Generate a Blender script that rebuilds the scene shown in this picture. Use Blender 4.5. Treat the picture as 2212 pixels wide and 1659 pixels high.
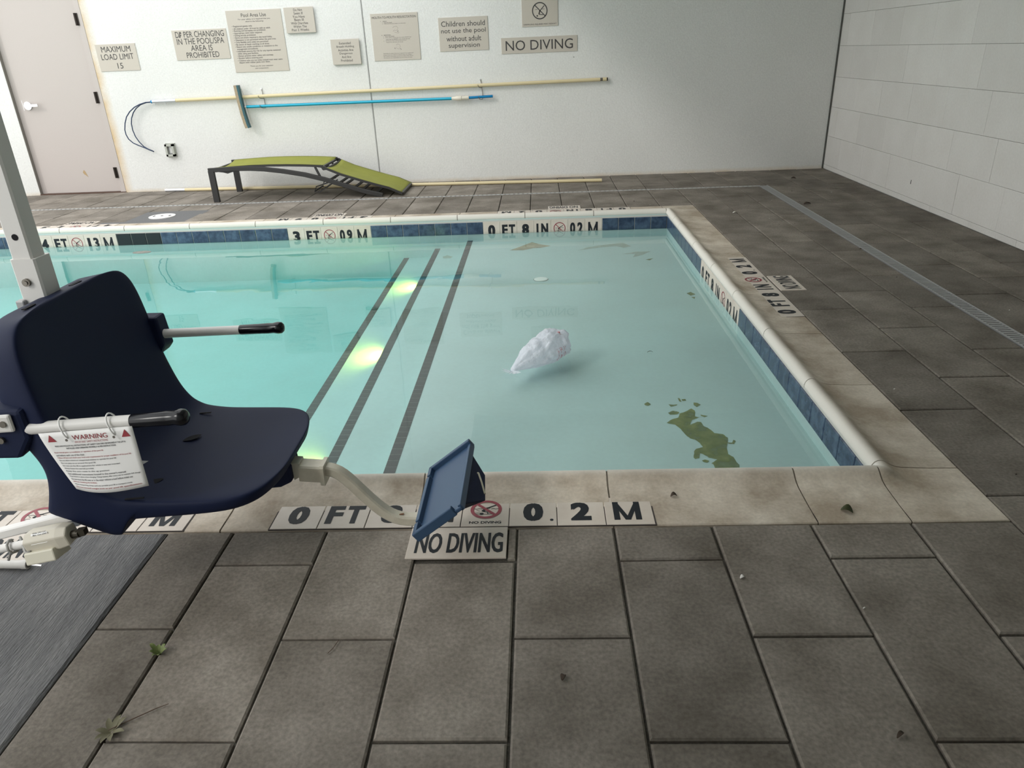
import bpy, bmesh, math, random
from mathutils import Vector, Matrix, noise as mnoise
random.seed(7)
for o in list(bpy.data.objects): bpy.data.objects.remove(o, do_unlink=True)
SC = bpy.context.scene
COL = SC.collection
R = math.radians
PI = math.pi

# ------------------------------------------------------------------ camera, sky, sun, exposure
cam = bpy.data.cameras.new('camera'); cam.sensor_width = 36.0; cam.sensor_fit = 'HORIZONTAL'
cam.lens = 36.0 * 1569.5 / 2212; cam.clip_start = 0.05
camo = bpy.data.objects.new('camera', cam); COL.objects.link(camo)
camo.location = (0.9009, -1.9137, 1.3781)
camo.rotation_euler = (R(65.3856), R(2.2146), R(1.7820))
SC.camera = camo

W = bpy.data.worlds.new('overcast_sky'); SC.world = W; W.use_nodes = True
wn = W.node_tree.nodes; wl = W.node_tree.links; wn.clear()
wo = wn.new('ShaderNodeOutputWorld'); wb = wn.new('ShaderNodeBackground')
wt = wn.new('ShaderNodeTexCoord'); ws = wn.new('ShaderNodeSeparateXYZ'); wr = wn.new('ShaderNodeValToRGB')
wl.new(wt.outputs['Generated'], ws.inputs[0]); wl.new(ws.outputs['Z'], wr.inputs[0])
wr.color_ramp.elements[0].position = 0.0; wr.color_ramp.elements[0].color = (0.88, 0.89, 0.88, 1)
wr.color_ramp.elements[1].position = 0.9; wr.color_ramp.elements[1].color = (0.96, 0.98, 1.0, 1)
wl.new(wr.outputs[0], wb.inputs['Color']); wb.inputs['Strength'].default_value = 2.0
wl.new(wb.outputs[0], wo.inputs['Surface'])

sun = bpy.data.lights.new('hazy_sun', 'SUN'); sun.energy = 0.7; sun.angle = R(12); sun.color = (1.0, 0.97, 0.92)
suno = bpy.data.objects.new('hazy_sun', sun); COL.objects.link(suno)
suno.rotation_euler = Vector((0.62, 0.55, -0.56)).to_track_quat('-Z', 'Y').to_euler()
suno.location = (-6, -4, 8)

SC.view_settings.view_transform = 'Standard'; SC.view_settings.look = 'None'
SC.view_settings.exposure = 0.12; SC.view_settings.gamma = 1.0; SC.view_settings.use_curve_mapping = False
try:
    SC.cycles.use_denoising = True; SC.cycles.max_bounces = 10; SC.cycles.diffuse_bounces = 5; SC.cycles.transparent_max_bounces = 16
except Exception: pass

# ------------------------------------------------------------------ materials
def lin(r, g, b):
    f = lambda c: (c/255/12.92) if c/255 <= 0.04045 else ((c/255+0.055)/1.055)**2.4
    return (f(r), f(g), f(b))
def M(name, col, rough=0.5, metal=0.0, col2=None, nscale=4.0, contrast=0.5, fine=0.0, fscale=120.0, bump=0.0, bscale=60.0,
      rand=0.0, spec=0.5, coat=0.0, trans=0.0, emit=None, estr=0.0, stretch=None, bdist=0.01):
    m = bpy.data.materials.new(name); m.use_nodes = True
    nt = m.node_tree; N = nt.nodes; L = nt.links
    p = N['Principled BSDF']
    p.inputs['Roughness'].default_value = rough; p.inputs['Metallic'].default_value = metal
    p.inputs['Specular IOR Level'].default_value = spec; p.inputs['Coat Weight'].default_value = coat
    p.inputs['Base Color'].default_value = (*col, 1)
    if trans: p.inputs['Transmission Weight'].default_value = trans
    geo = N.new('ShaderNodeNewGeometry'); pos = geo.outputs['Position']
    if stretch:
        mp = N.new('ShaderNodeMapping'); mp.inputs['Scale'].default_value = stretch
        L.new(pos, mp.inputs['Vector']); pos = mp.outputs[0]
    out = None
    if col2 is not None:
        n = N.new('ShaderNodeTexNoise'); n.inputs['Scale'].default_value = nscale; n.inputs['Detail'].default_value = 6; n.inputs['Roughness'].default_value = 0.6
        L.new(pos, n.inputs['Vector'])
        r = N.new('ShaderNodeValToRGB'); r.color_ramp.elements[0].position = 0.5-0.5*(1-contrast)*0.6; r.color_ramp.elements[1].position = 0.5+0.5*(1-contrast)*0.6
        r.color_ramp.elements[0].color = (*col, 1); r.color_ramp.elements[1].color = (*col2, 1)
        L.new(n.outputs['Fac'], r.inputs[0]); out = r.outputs[0]
    if fine:
        n2 = N.new('ShaderNodeTexNoise'); n2.inputs['Scale'].default_value = fscale; n2.inputs['Detail'].default_value = 3
        L.new(pos, n2.inputs['Vector'])
        mr = N.new('ShaderNodeMapRange'); mr.inputs['From Min'].default_value = 0.3; mr.inputs['From Max'].default_value = 0.7
        mr.inputs['To Min'].default_value = 1-fine; mr.inputs['To Max'].default_value = 1+fine; L.new(n2.outputs['Fac'], mr.inputs['Value'])
        mx = N.new('ShaderNodeVectorMath'); mx.operation = 'SCALE'
        if out is None:
            rgb = N.new('ShaderNodeRGB'); rgb.outputs[0].default_value = (*col, 1); out = rgb.outputs[0]
        L.new(out, mx.inputs[0]); L.new(mr.outputs[0], mx.inputs['Scale']); out = mx.outputs[0]
    if rand:
        oi = N.new('ShaderNodeObjectInfo'); mr = N.new('ShaderNodeMapRange'); mr.inputs['To Min'].default_value = 1-rand; mr.inputs['To Max'].default_value = 1+rand
        L.new(oi.outputs['Random'], mr.inputs['Value'])
        mx = N.new('ShaderNodeVectorMath'); mx.operation = 'SCALE'
        if out is None:
            rgb = N.new('ShaderNodeRGB'); rgb.outputs[0].default_value = (*col, 1); out = rgb.outputs[0]
        L.new(out, mx.inputs[0]); L.new(mr.outputs[0], mx.inputs['Scale']); out = mx.outputs[0]
    if out is not None: L.new(out, p.inputs['Base Color'])
    if bump:
        n3 = N.new('ShaderNodeTexNoise'); n3.inputs['Scale'].default_value = bscale; n3.inputs['Detail'].default_value = 4
        L.new(pos, n3.inputs['Vector'])
        b = N.new('ShaderNodeBump'); b.inputs['Strength'].default_value = bump; b.inputs['Distance'].default_value = bdist
        L.new(n3.outputs['Fac'], b.inputs['Height']); L.new(b.outputs[0], p.inputs['Normal'])
    if emit:
        p.inputs['Emission Color'].default_value = (*emit, 1); p.inputs['Emission Strength'].default_value = estr
    return m

m_stucco = M('stucco_white', (0.74, 0.74, 0.715), 0.9, col2=(0.70, 0.70, 0.67), nscale=1.2, contrast=0.2, fine=0.05, fscale=70, bump=0.35, bscale=55, bdist=0.008)
m_paver = M('paver_concrete', (0.130, 0.112, 0.091), 0.85, col2=(0.250, 0.222, 0.190), nscale=3.4, contrast=0.45, fine=0.20, fscale=95, bump=0.35, bscale=140, rand=0.16, spec=0.3, bdist=0.003)
m_joint = M('joint_dirt', (0.05, 0.043, 0.035), 0.95, col2=(0.10, 0.09, 0.075), nscale=14, fine=0.3, fscale=200)
m_pad = M('brushed_concrete_dark', (0.11, 0.11, 0.112), 0.85, col2=(0.17, 0.168, 0.165), nscale=7, contrast=0.4, fine=0.2, fscale=120, bump=0.55, bscale=60, stretch=(3.2, 0.35, 1), spec=0.3)
m_cope = M('cast_stone_cream', (0.36, 0.295, 0.225), 0.75, col2=(0.62, 0.55, 0.46), nscale=3.6, contrast=0.6, fine=0.09, fscale=90, bump=0.12, bscale=120, rand=0.07, spec=0.3, bdist=0.003)
m_dtile = M('cream_ceramic', (0.56, 0.485, 0.415), 0.35, col2=(0.63, 0.565, 0.495), nscale=12, contrast=0.3, rand=0.04)
m_grout = M('dark_grout', (0.06, 0.05, 0.045), 0.9)
m_lgrout = M('pale_grout', (0.5, 0.5, 0.46), 0.9)
m_ink = M('black_glaze', (0.017, 0.020, 0.025), 0.5, spec=0.2)
m_red = M('red_glaze', (0.26, 0.025, 0.045), 0.4)
m_blue = M('blue_ceramic', (0.012, 0.024, 0.060), 0.22, col2=(0.065, 0.105, 0.165), nscale=20, contrast=0.35, fine=0.1, rand=0.12)
m_blkt = M('black_ceramic', (0.008, 0.009, 0.012), 0.15)
m_step = M('charcoal_mosaic', (0.020, 0.020, 0.020), 0.4, rand=0.25)
m_plaster = M('pool_plaster', (0.47, 0.60, 0.585), 0.8, col2=(0.43, 0.53, 0.51), nscale=1.6, contrast=0.2, fine=0.02, fscale=40)
m_rtile = M('limestone_tile', (0.70, 0.675, 0.64), 0.6, col2=(0.76, 0.74, 0.71), nscale=3, contrast=0.2, fine=0.03, fscale=60, rand=0.035, spec=0.3)
m_ceil = M('soffit_paint', (0.55, 0.54, 0.52), 0.9)
m_door = M('door_paint_taupe', (0.49, 0.44, 0.41), 0.55, fine=0.02, fscale=150)
m_bronze = M('dark_bronze', (0.03, 0.022, 0.018), 0.4, 0.6)
m_chrome = M('brushed_chrome', (0.75, 0.75, 0.76), 0.2, 1.0)
m_steel = M('steel_grate', (0.36, 0.36, 0.36), 0.45, 0.3)
m_sign = M('sign_taupe', (0.52, 0.475, 0.41), 0.5, fine=0.02, fscale=150)
m_signink = M('sign_ink', (0.045, 0.042, 0.042), 0.6)
m_pole = M('pole_cream', (0.66, 0.56, 0.34), 0.4)
m_alu = M('aluminium_bright', (0.72, 0.74, 0.77), 0.28, 0.7)
m_cyan = M('anodised_cyan', (0.0, 0.34, 0.50), 0.25, 0.25, spec=0.8)
m_azure = M('anodised_azure', (0.0, 0.20, 0.45), 0.25, 0.25)
m_bristle = M('bristle_tan', (0.36, 0.29, 0.20), 0.9, fine=0.35, fscale=260)
m_teal = M('brush_teal', (0.02, 0.09, 0.11), 0.45)
m_navytube = M('navy_tubing', (0.015, 0.035, 0.09), 0.35)
m_wplast = M('white_plastic', (0.62, 0.60, 0.56), 0.4)
m_outlet = M('clear_grey_plastic', (0.42, 0.43, 0.38), 0.3)
m_outface = M('outlet_face', (0.62, 0.62, 0.6), 0.4)
m_navy = M('navy_rotomould', (0.006, 0.011, 0.038), 0.6, bump=0.12, bscale=500, bdist=0.002, spec=0.2)
m_navyf = M('footrest_blue', (0.030, 0.068, 0.135), 0.45, bump=0.1, bscale=400, bdist=0.002)
m_navyd = M('recess_dark', (0.003, 0.003, 0.005), 0.9)
m_white = M('powder_coat_white', (0.70, 0.68, 0.65), 0.4, spec=0.4)
m_ivory = M('ivory_coat', (0.60, 0.56, 0.46), 0.42, col2=(0.50, 0.46, 0.37), nscale=25, contrast=0.4)
m_grip = M('black_vinyl_grip', (0.004, 0.004, 0.006), 0.2, coat=0.0, spec=0.35)
m_label = M('label_white', (0.84, 0.83, 0.81), 0.5)
m_lblred = M('label_red', (0.30, 0.03, 0.04), 0.5)
m_lblblk = M('label_black', (0.05, 0.05, 0.055), 0.5)
m_bolt = M('bolt_steel', (0.22, 0.20, 0.17), 0.4, 0.8)
m_sling = M('sling_olive', (0.235, 0.245, 0.035), 0.75, col2=(0.265, 0.275, 0.042), nscale=6, bump=0.15, bscale=400, bdist=0.002)
m_dframe = M('charcoal_frame', (0.028, 0.027, 0.026), 0.45, spec=0.4)
m_lid = M('lid_white', (0.75, 0.74, 0.72), 0.45)
m_beige = M('motor_beige', (0.55, 0.51, 0.42), 0.45)
m_leafg = M('leaf_green', (0.035, 0.045, 0.012), 0.55, col2=(0.06, 0.06, 0.02), nscale=60)
m_leafb = M('leaf_brown', (0.05, 0.032, 0.02), 0.8)
m_weed = M('weed_green', (0.10, 0.14, 0.035), 0.6, col2=(0.16, 0.19, 0.06), nscale=70)
m_weedd = M('weed_dry', (0.12, 0.11, 0.06), 0.7)
m_twig = M('twig_brown', (0.10, 0.065, 0.045), 0.8)
m_print = M('print_red', (0.55, 0.16, 0.16), 0.5)
m_speck = M('grit_pale', (0.6, 0.58, 0.54), 0.8)

def lip_pale(m):
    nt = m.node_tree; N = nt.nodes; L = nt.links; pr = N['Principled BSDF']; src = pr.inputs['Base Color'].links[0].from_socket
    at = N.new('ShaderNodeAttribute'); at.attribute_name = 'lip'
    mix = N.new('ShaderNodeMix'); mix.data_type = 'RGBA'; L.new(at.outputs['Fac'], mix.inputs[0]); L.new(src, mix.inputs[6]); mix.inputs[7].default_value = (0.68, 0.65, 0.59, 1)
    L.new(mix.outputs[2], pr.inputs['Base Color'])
lip_pale(m_cope)
# rust streaks on the stucco beside the door frame
def rusty(m):
    nt = m.node_tree; N = nt.nodes; L = nt.links; p = N['Principled BSDF']
    src = p.inputs['Base Color'].links[0].from_socket
    geo = N.new('ShaderNodeNewGeometry'); sx = N.new('ShaderNodeSeparateXYZ'); L.new(geo.outputs['Position'], sx.inputs[0])
    a = N.new('ShaderNodeMath'); a.operation = 'ADD'; a.inputs[1].default_value = 4.115; L.new(sx.outputs['X'], a.inputs[0])
    b = N.new('ShaderNodeMath'); b.operation = 'ABSOLUTE'; L.new(a.outputs[0], b.inputs[0])
    n = N.new('ShaderNodeTexNoise'); n.inputs['Scale'].default_value = 6; n.inputs['Detail'].default_value = 5; L.new(geo.outputs['Position'], n.inputs['Vector'])
    c = N.new('ShaderNodeMapRange'); c.inputs['From Min'].default_value = 0.0; c.inputs['From Max'].default_value = 0.10; c.inputs['To Min'].default_value = 1.0; c.inputs['To Max'].default_value = 0.0
    L.new(b.outputs[0], c.inputs['Value'])
    d = N.new('ShaderNodeMath'); d.operation = 'MULTIPLY'; L.new(c.outputs[0], d.inputs[0]); L.new(n.outputs['Fac'], d.inputs[1])
    d2 = N.new('ShaderNodeMath'); d2.operation = 'MULTIPLY'; d2.inputs[1].default_value = 1.3; d2.use_clamp = True; L.new(d.outputs[0], d2.inputs[0])
    # a thin rusty line along the foot of the wall
    zz = N.new('ShaderNodeMapRange'); zz.inputs['From Min'].default_value = 0.0; zz.inputs['From Max'].default_value = 0.045; zz.inputs['To Min'].default_value = 0.75; zz.inputs['To Max'].default_value = 0.0
    L.new(sx.outputs['Z'], zz.inputs['Value'])
    ez = N.new('ShaderNodeMath'); ez.operation = 'MULTIPLY'; L.new(zz.outputs[0], ez.inputs[0]); L.new(n.outputs['Fac'], ez.inputs[1])
    mxx = N.new('ShaderNodeMath'); mxx.operation = 'MAXIMUM'; L.new(d2.outputs[0], mxx.inputs[0]); L.new(ez.outputs[0], mxx.inputs[1])
    mix = N.new('ShaderNodeMix'); mix.data_type = 'RGBA'; L.new(mxx.outputs[0], mix.inputs[0]); L.new(src, mix.inputs[6]); mix.inputs[7].default_value = (0.60, 0.42, 0.20, 1)
    L.new(mix.outputs[2], p.inputs['Base Color'])
    # small dark scuffs
    v = N.new('ShaderNodeTexVoronoi'); v.inputs['Scale'].default_value = 2.3; L.new(geo.outputs['Position'], v.inputs['Vector'])
    vm = N.new('ShaderNodeMath'); vm.operation = 'LESS_THAN'; vm.inputs[1].default_value = 0.018; L.new(v.outputs['Distance'], vm.inputs[0])
    vs = N.new('ShaderNodeMath'); vs.operation = 'MULTIPLY'; vs.inputs[1].default_value = 0.55; L.new(vm.outputs[0], vs.inputs[0])
    mix2 = N.new('ShaderNodeMix'); mix2.data_type = 'RGBA'; L.new(vs.outputs[0], mix2.inputs[0]); L.new(mix.outputs[2], mix2.inputs[6]); mix2.inputs[7].default_value = (0.12, 0.11, 0.10, 1)
    L.new(mix2.outputs[2], p.inputs['Base Color'])
rusty(m_stucco)

def water_mat():
    m = bpy.data.materials.new('pool_water'); m.use_nodes = True
    nt = m.node_tree; N = nt.nodes; L = nt.links; N.clear()
    o = N.new('ShaderNodeOutputMaterial'); mix = N.new('ShaderNodeMixShader'); tr = N.new('ShaderNodeBsdfTransparent'); gl = N.new('ShaderNodeBsdfGlossy')
    gl.inputs['Roughness'].default_value = 0.0
    geo = N.new('ShaderNodeNewGeometry')
    dot = N.new('ShaderNodeVectorMath'); dot.operation = 'DOT_PRODUCT'; L.new(geo.outputs['Incoming'], dot.inputs[0]); L.new(geo.outputs['Normal'], dot.inputs[1])
    ab = N.new('ShaderNodeMath'); ab.operation = 'ABSOLUTE'; L.new(dot.outputs['Value'], ab.inputs[0])
    om = N.new('ShaderNodeMath'); om.operation = 'SUBTRACT'; om.inputs[0].default_value = 1.0; L.new(ab.outputs[0], om.inputs[1])
    pw = N.new('ShaderNodeMath'); pw.operation = 'POWER'; pw.inputs[1].default_value = 5.0; L.new(om.outputs[0], pw.inputs[0])
    ma = N.new('ShaderNodeMath'); ma.operation = 'MULTIPLY_ADD'; ma.inputs[1].default_value = 0.98; ma.inputs[2].default_value = 0.02; L.new(pw.outputs[0], ma.inputs[0])
    L.new(ma.outputs[0], mix.inputs[0]); L.new(tr.outputs[0], mix.inputs[1]); L.new(gl.outputs[0], mix.inputs[2])
    n = N.new('ShaderNodeTexNoise'); n.inputs['Scale'].default_value = 3.0; n.inputs['Detail'].default_value = 2; L.new(geo.outputs['Position'], n.inputs['Vector'])
    b = N.new('ShaderNodeBump'); b.inputs['Strength'].default_value = 0.05; b.inputs['Distance'].default_value = 0.02; L.new(n.outputs['Fac'], b.inputs['Height']); L.new(b.outputs[0], gl.inputs['Normal'])
    va = N.new('ShaderNodeVolumeAbsorption'); va.inputs['Color'].default_value = (0.0, 0.735, 0.70, 1); va.inputs['Density'].default_value = 0.64
    L.new(mix.outputs[0], o.inputs['Surface']); L.new(va.outputs[0], o.inputs['Volume'])
    return m
m_water = water_mat()

def film_mat(name, col, col2, dens=0.8, nscale=14):
    """deposit lying on the pool floor: thins out towards its edge (attribute 'dens')"""
    m = bpy.data.materials.new(name); m.use_nodes = True
    nt = m.node_tree; N = nt.nodes; L = nt.links; p = N['Principled BSDF']; p.inputs['Roughness'].default_value = 0.9
    geo = N.new('ShaderNodeNewGeometry'); n = N.new('ShaderNodeTexNoise'); n.inputs['Scale'].default_value = nscale; n.inputs['Detail'].default_value = 5
    L.new(geo.outputs['Position'], n.inputs['Vector'])
    r = N.new('ShaderNodeValToRGB'); r.color_ramp.elements[0].position = 0.35; r.color_ramp.elements[1].position = 0.65
    r.color_ramp.elements[0].color = (*col, 1); r.color_ramp.elements[1].color = (*col2, 1); L.new(n.outputs['Fac'], r.inputs[0]); L.new(r.outputs[0], p.inputs['Base Color'])
    at = N.new('ShaderNodeAttribute'); at.attribute_name = 'dens'
    mr = N.new('ShaderNodeMapRange'); mr.inputs['From Min'].default_value = 0.25; mr.inputs['From Max'].default_value = 0.7; mr.inputs['To Min'].default_value = 0.55; mr.inputs['To Max'].default_value = 1.0
    L.new(n.outputs['Fac'], mr.inputs['Value'])
    mu = N.new('ShaderNodeMath'); mu.operation = 'MULTIPLY'; L.new(at.outputs['Fac'], mu.inputs[0]); L.new(mr.outputs[0], mu.inputs[1])
    m2 = N.new('ShaderNodeMath'); m2.operation = 'MULTIPLY'; m2.inputs[1].default_value = dens; m2.use_clamp = True; L.new(mu.outputs[0], m2.inputs[0])
    L.new(m2.outputs[0], p.inputs['Alpha'])
    return m
m_algae = film_mat('algae_film', (0.15, 0.17, 0.045), (0.24, 0.26, 0.11), 0.95)
m_silt = film_mat('silt_film', (0.36, 0.29, 0.17), (0.42, 0.35, 0.22), 0.85)
m_silt2 = film_mat('pale_silt_film', (0.34, 0.31, 0.19), (0.40, 0.37, 0.24), 0.35)

# ------------------------------------------------------------------ mesh helpers
class MB:
    def __init__(s): s.v = []; s.f = []; s.mi = []; s.cur = 0
    def add(s, vs, fs):
        o = len(s.v); s.v += [tuple(v) for v in vs]; s.f += [tuple(i+o for i in f) for f in fs]; s.mi += [s.cur]*len(fs)
    def box(s, x0, x1, y0, y1, z0, z1):
        s.add([(x0,y0,z0),(x1,y0,z0),(x1,y1,z0),(x0,y1,z0),(x0,y0,z1),(x1,y0,z1),(x1,y1,z1),(x0,y1,z1)],
              [(3,2,1,0),(4,5,6,7),(0,1,5,4),(1,2,6,5),(2,3,7,6),(3,0,4,7)])
    def cbox(s, x0, x1, y0, y1, z0, z1, c):      # box with a chamfered top edge
        zi = z1-c*0.8
        s.add([(x0,y0,z0),(x1,y0,z0),(x1,y1,z0),(x0,y1,z0),(x0,y0,zi),(x1,y0,zi),(x1,y1,zi),(x0,y1,zi),
               (x0+c,y0+c,z1),(x1-c,y0+c,z1),(x1-c,y1-c,z1),(x0+c,y1-c,z1)],
              [(3,2,1,0),(0,1,5,4),(1,2,6,5),(2,3,7,6),(3,0,4,7),(4,5,9,8),(5,6,10,9),(6,7,11,10),(7,4,8,11),(8,9,10,11)])
    def obox(s, c, ax, ay, az, hx, hy, hz):      # oriented box
        c = Vector(c); ax = Vector(ax).normalized()*hx; ay = Vector(ay).normalized()*hy; az = Vector(az).normalized()*hz
        p = [c+i*ax+j*ay+k*az for k in (-1,1) for j in (-1,1) for i in (-1,1)]
        s.add(p, [(2,3,1,0),(4,5,7,6),(0,1,5,4),(1,3,7,5),(3,2,6,7),(2,0,4,6)])
    def tube(s, pts, r, n=8, caps=True, closed=False):
        pts = [Vector(p) for p in pts]; k = len(pts)
        rr = r if isinstance(r, (list, tuple)) else [r]*k
        up = None; rings = []
        for i, p in enumerate(pts):
            if closed: t = pts[(i+1) % k]-pts[i-1]
            else: t = pts[min(i+1, k-1)]-pts[max(i-1, 0)]
            t.normalize()
            if up is None:
                up = Vector((0,0,1)) if abs(t.z) < 0.9 else Vector((1,0,0))
            a = t.cross(up); a.normalize(); b = a.cross(t); b.normalize(); up = b
            rings.append([p+rr[i]*(math.cos(2*PI*j/n)*a+math.sin(2*PI*j/n)*b) for j in range(n)])
        o = [v for ring in rings for v in ring]; f = []
        for i in range(k if closed else k-1):
            i2 = (i+1) % k
            for j in range(n): f.append((i*n+j, i*n+(j+1)%n, i2*n+(j+1)%n, i2*n+j))
        if caps and not closed: f.append(tuple(range(n))[::-1]); f.append(tuple((k-1)*n+j for j in range(n)))
        s.add(o, f)
    def rtube(s, pts, hw, hh, side=(0,1,0), c=0.0):   # rectangular tube; hw along 'side', hh across
        pts = [Vector(p) for p in pts]; k = len(pts); sd = Vector(side).normalized(); o = []; f = []
        sec = [(-hw,-hh),(hw,-hh),(hw,hh),(-hw,hh)] if not c else [(-hw+c,-hh),(hw-c,-hh),(hw,-hh+c),(hw,hh-c),(hw-c,hh),(-hw+c,hh),(-hw,hh-c),(-hw,-hh+c)]
        n = len(sec)
        for i, p in enumerate(pts):
            t = (pts[min(i+1,k-1)]-pts[max(i-1,0)]).normalized(); u = t.cross(sd); u.normalize()
            if u.z < -0.01: u = -u
            for a, b in sec: o.append(p+a*sd+b*u)
        for i in range(k-1):
            for j in range(n): f.append((i*n+j, i*n+(j+1)%n, (i+1)*n+(j+1)%n, (i+1)*n+j))
        f.append(tuple(range(n))[::-1]); f.append(tuple((k-1)*n+j for j in range(n)))
        s.add(o, f)
    def disc(s, c, r, h, n=24, ax=(0,0,1), ry=None):
        c = Vector(c); az = Vector(ax).normalized(); a = az.cross(Vector((0,1,0)) if abs(az.y) < 0.9 else Vector((1,0,0))).normalized(); b = az.cross(a)
        ry = ry or r
        lo = [c+r*math.cos(2*PI*j/n)*a+ry*math.sin(2*PI*j/n)*b for j in range(n)]; hi = [v+h*az for v in lo]
        s.add(lo+hi, [tuple(range(n))[::-1], tuple(range(n, 2*n))]+[(j,(j+1)%n,n+(j+1)%n,n+j) for j in range(n)])
    def prism(s, poly, z0, z1):
        n = len(poly)
        s.add([(x,y,z0) for x,y in poly]+[(x,y,z1) for x,y in poly], [tuple(range(n))[::-1], tuple(range(n,2*n))]+[(j,(j+1)%n,n+(j+1)%n,n+j) for j in range(n)])
    def obj(s, name, mat, parent=None, smooth=False, fix=True, sub=0, bevel=0.0):
        me = bpy.data.meshes.new(name); me.from_pydata(s.v, [], s.f)
        mats = mat if isinstance(mat, (list, tuple)) else [mat]
        for m in mats: me.materials.append(m)
        if len(mats) > 1: me.polygons.foreach_set('material_index', s.mi)
        if fix:
            bm = bmesh.new(); bm.from_mesh(me); bmesh.ops.recalc_face_normals(bm, faces=bm.faces); bm.to_mesh(me); bm.free()
        if smooth:
            me.polygons.foreach_set('use_smooth', [True]*len(me.polygons))
        me.update()
        o = bpy.data.objects.new(name, me); COL.objects.link(o)
        if parent is not None: o.parent = parent
        if bevel:
            b = o.modifiers.new('bevel', 'BEVEL'); b.width = bevel; b.segments = 2; b.limit_method = 'ANGLE'; b.angle_limit = R(35)
        if sub:
            u = o.modifiers.new('sub', 'SUBSURF'); u.levels = sub; u.render_levels = sub
        return o

def inst(me, name, loc, parent=None, rot=None):
    o = bpy.data.objects.new(name, me); COL.objects.link(o); o.location = loc
    if rot: o.rotation_euler = rot
    if parent is not None: o.parent = parent
    return o
def empty(name, loc=(0,0,0)):
    o = bpy.data.objects.new(name, None); COL.objects.link(o); o.location = loc; o.empty_display_size = 0.1; return o
def tag(o, label=None, cat=None, group=None, kind=None):
    if label: o['label'] = label
    if cat: o['category'] = cat
    if group: o['group'] = group
    if kind: o['kind'] = kind
    return o
def smooth_by_angle(o, ang=40):
    o.data.polygons.foreach_set('use_smooth', [True]*len(o.data.polygons))
    bm = bmesh.new(); bm.from_mesh(o.data)
    for e in bm.edges:
        if len(e.link_faces) == 2 and e.calc_face_angle(0) > R(ang): e.smooth = False
    bm.to_mesh(o.data); bm.free()

# flat lettering as geometry
_tc = {}
def text_geo(body, size=1.0, sx=1.0, bold=0.0, align='CENTER', spacing=1.0, line=1.0):
    k = (body, size, sx, bold, align, spacing, line)
    if k in _tc: return _tc[k]
    cu = bpy.data.curves.new('t', 'FONT'); cu.body = body; cu.size = size; cu.align_x = align; cu.align_y = 'CENTER' if '\n' not in body else 'TOP'
    cu.offset = bold; cu.resolution_u = 3; cu.space_character = spacing; cu.space_line = line; cu.fill_mode = 'FRONT'
    o = bpy.data.objects.new('t', cu); COL.objects.link(o)
    me = bpy.data.meshes.new_from_object(o)
    vs = [(v.co.x*sx, v.co.y, 0) for v in me.vertices]; fs = [tuple(p.vertices) for p in me.polygons]
    bpy.data.objects.remove(o, do_unlink=True); bpy.data.meshes.remove(me); bpy.data.curves.remove(cu)
    ys = [v[1] for v in vs] or [0]
    if '\n' not in body:
        cy = (min(ys)+max(ys))/2; vs = [(x, y-cy, 0) for x, y, z in vs]
    _tc[k] = (vs, fs); return _tc[k]
def fit_text(body, w=None, h=None, bold=0.0, align='CENTER', spacing=1.0):
    """text scaled so its ink box is w wide and h high"""
    vs, fs = text_geo(body, 1.0, 1.0, bold, align, spacing)
    xs = [v[0] for v in vs]; ys = [v[1] for v in vs]; W_ = max(xs)-min(xs); H_ = max(ys)-min(ys)
    ky = h/H_ if h else w/W_; kx = w/W_ if w else ky
    cx = (min(xs)+max(xs))/2; cy = (min(ys)+max(ys))/2
    x0 = min(xs)
    if align == 'LEFT': return [((x-x0)*kx, (y-cy)*ky, 0) for x, y, z in vs], fs
    return [((x-cx)*kx, (y-cy)*ky, 0) for x, y, z in vs], fs
def place(vs, ox, oy, oz=0): return [(x+ox, y+oy, z+oz) for x, y, z in vs]
def basis(origin, ux, uy):
    ux = Vector(ux); uy = Vector(uy); uz = ux.cross(uy); m = Matrix.Identity(4)
    for i in range(3): m[i][0] = ux[i]; m[i][1] = uy[i]; m[i][2] = uz[i]; m[i][3] = origin[i]
    return m

# 'no diving' pictogram in a unit square (half size 0.5)
def ring_geo(ro, ri, n=36):
    v = []; f = []
    for j in range(n):
        a = 2*PI*j/n; v += [(ro*math.cos(a), ro*math.sin(a), 0), (ri*math.cos(a), ri*math.sin(a), 0)]
    for j in range(n):
        k = (j+1) % n; f.append((2*j, 2*k, 2*k+1, 2*j+1))
    return v, f
def bar_geo(p, q, w):
    p = Vector((*p,0)); q = Vector((*q,0)); d = (q-p).normalized(); n = Vector((-d.y, d.x, 0))*w/2
    return [tuple(p+n), tuple(p-n), tuple(q-n), tuple(q+n)], [(0,1,2,3)]
def pict_red(mb, cx, cy, r, rw=0.22):
    for vs, fs in (ring_geo(1, 1-rw), bar_geo((-0.66, 0.66), (0.66, -0.66), rw*0.9)):
        mb.add([(cx+x*r, cy+y*r, 0.0004) for x, y, z in vs], fs)
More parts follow.
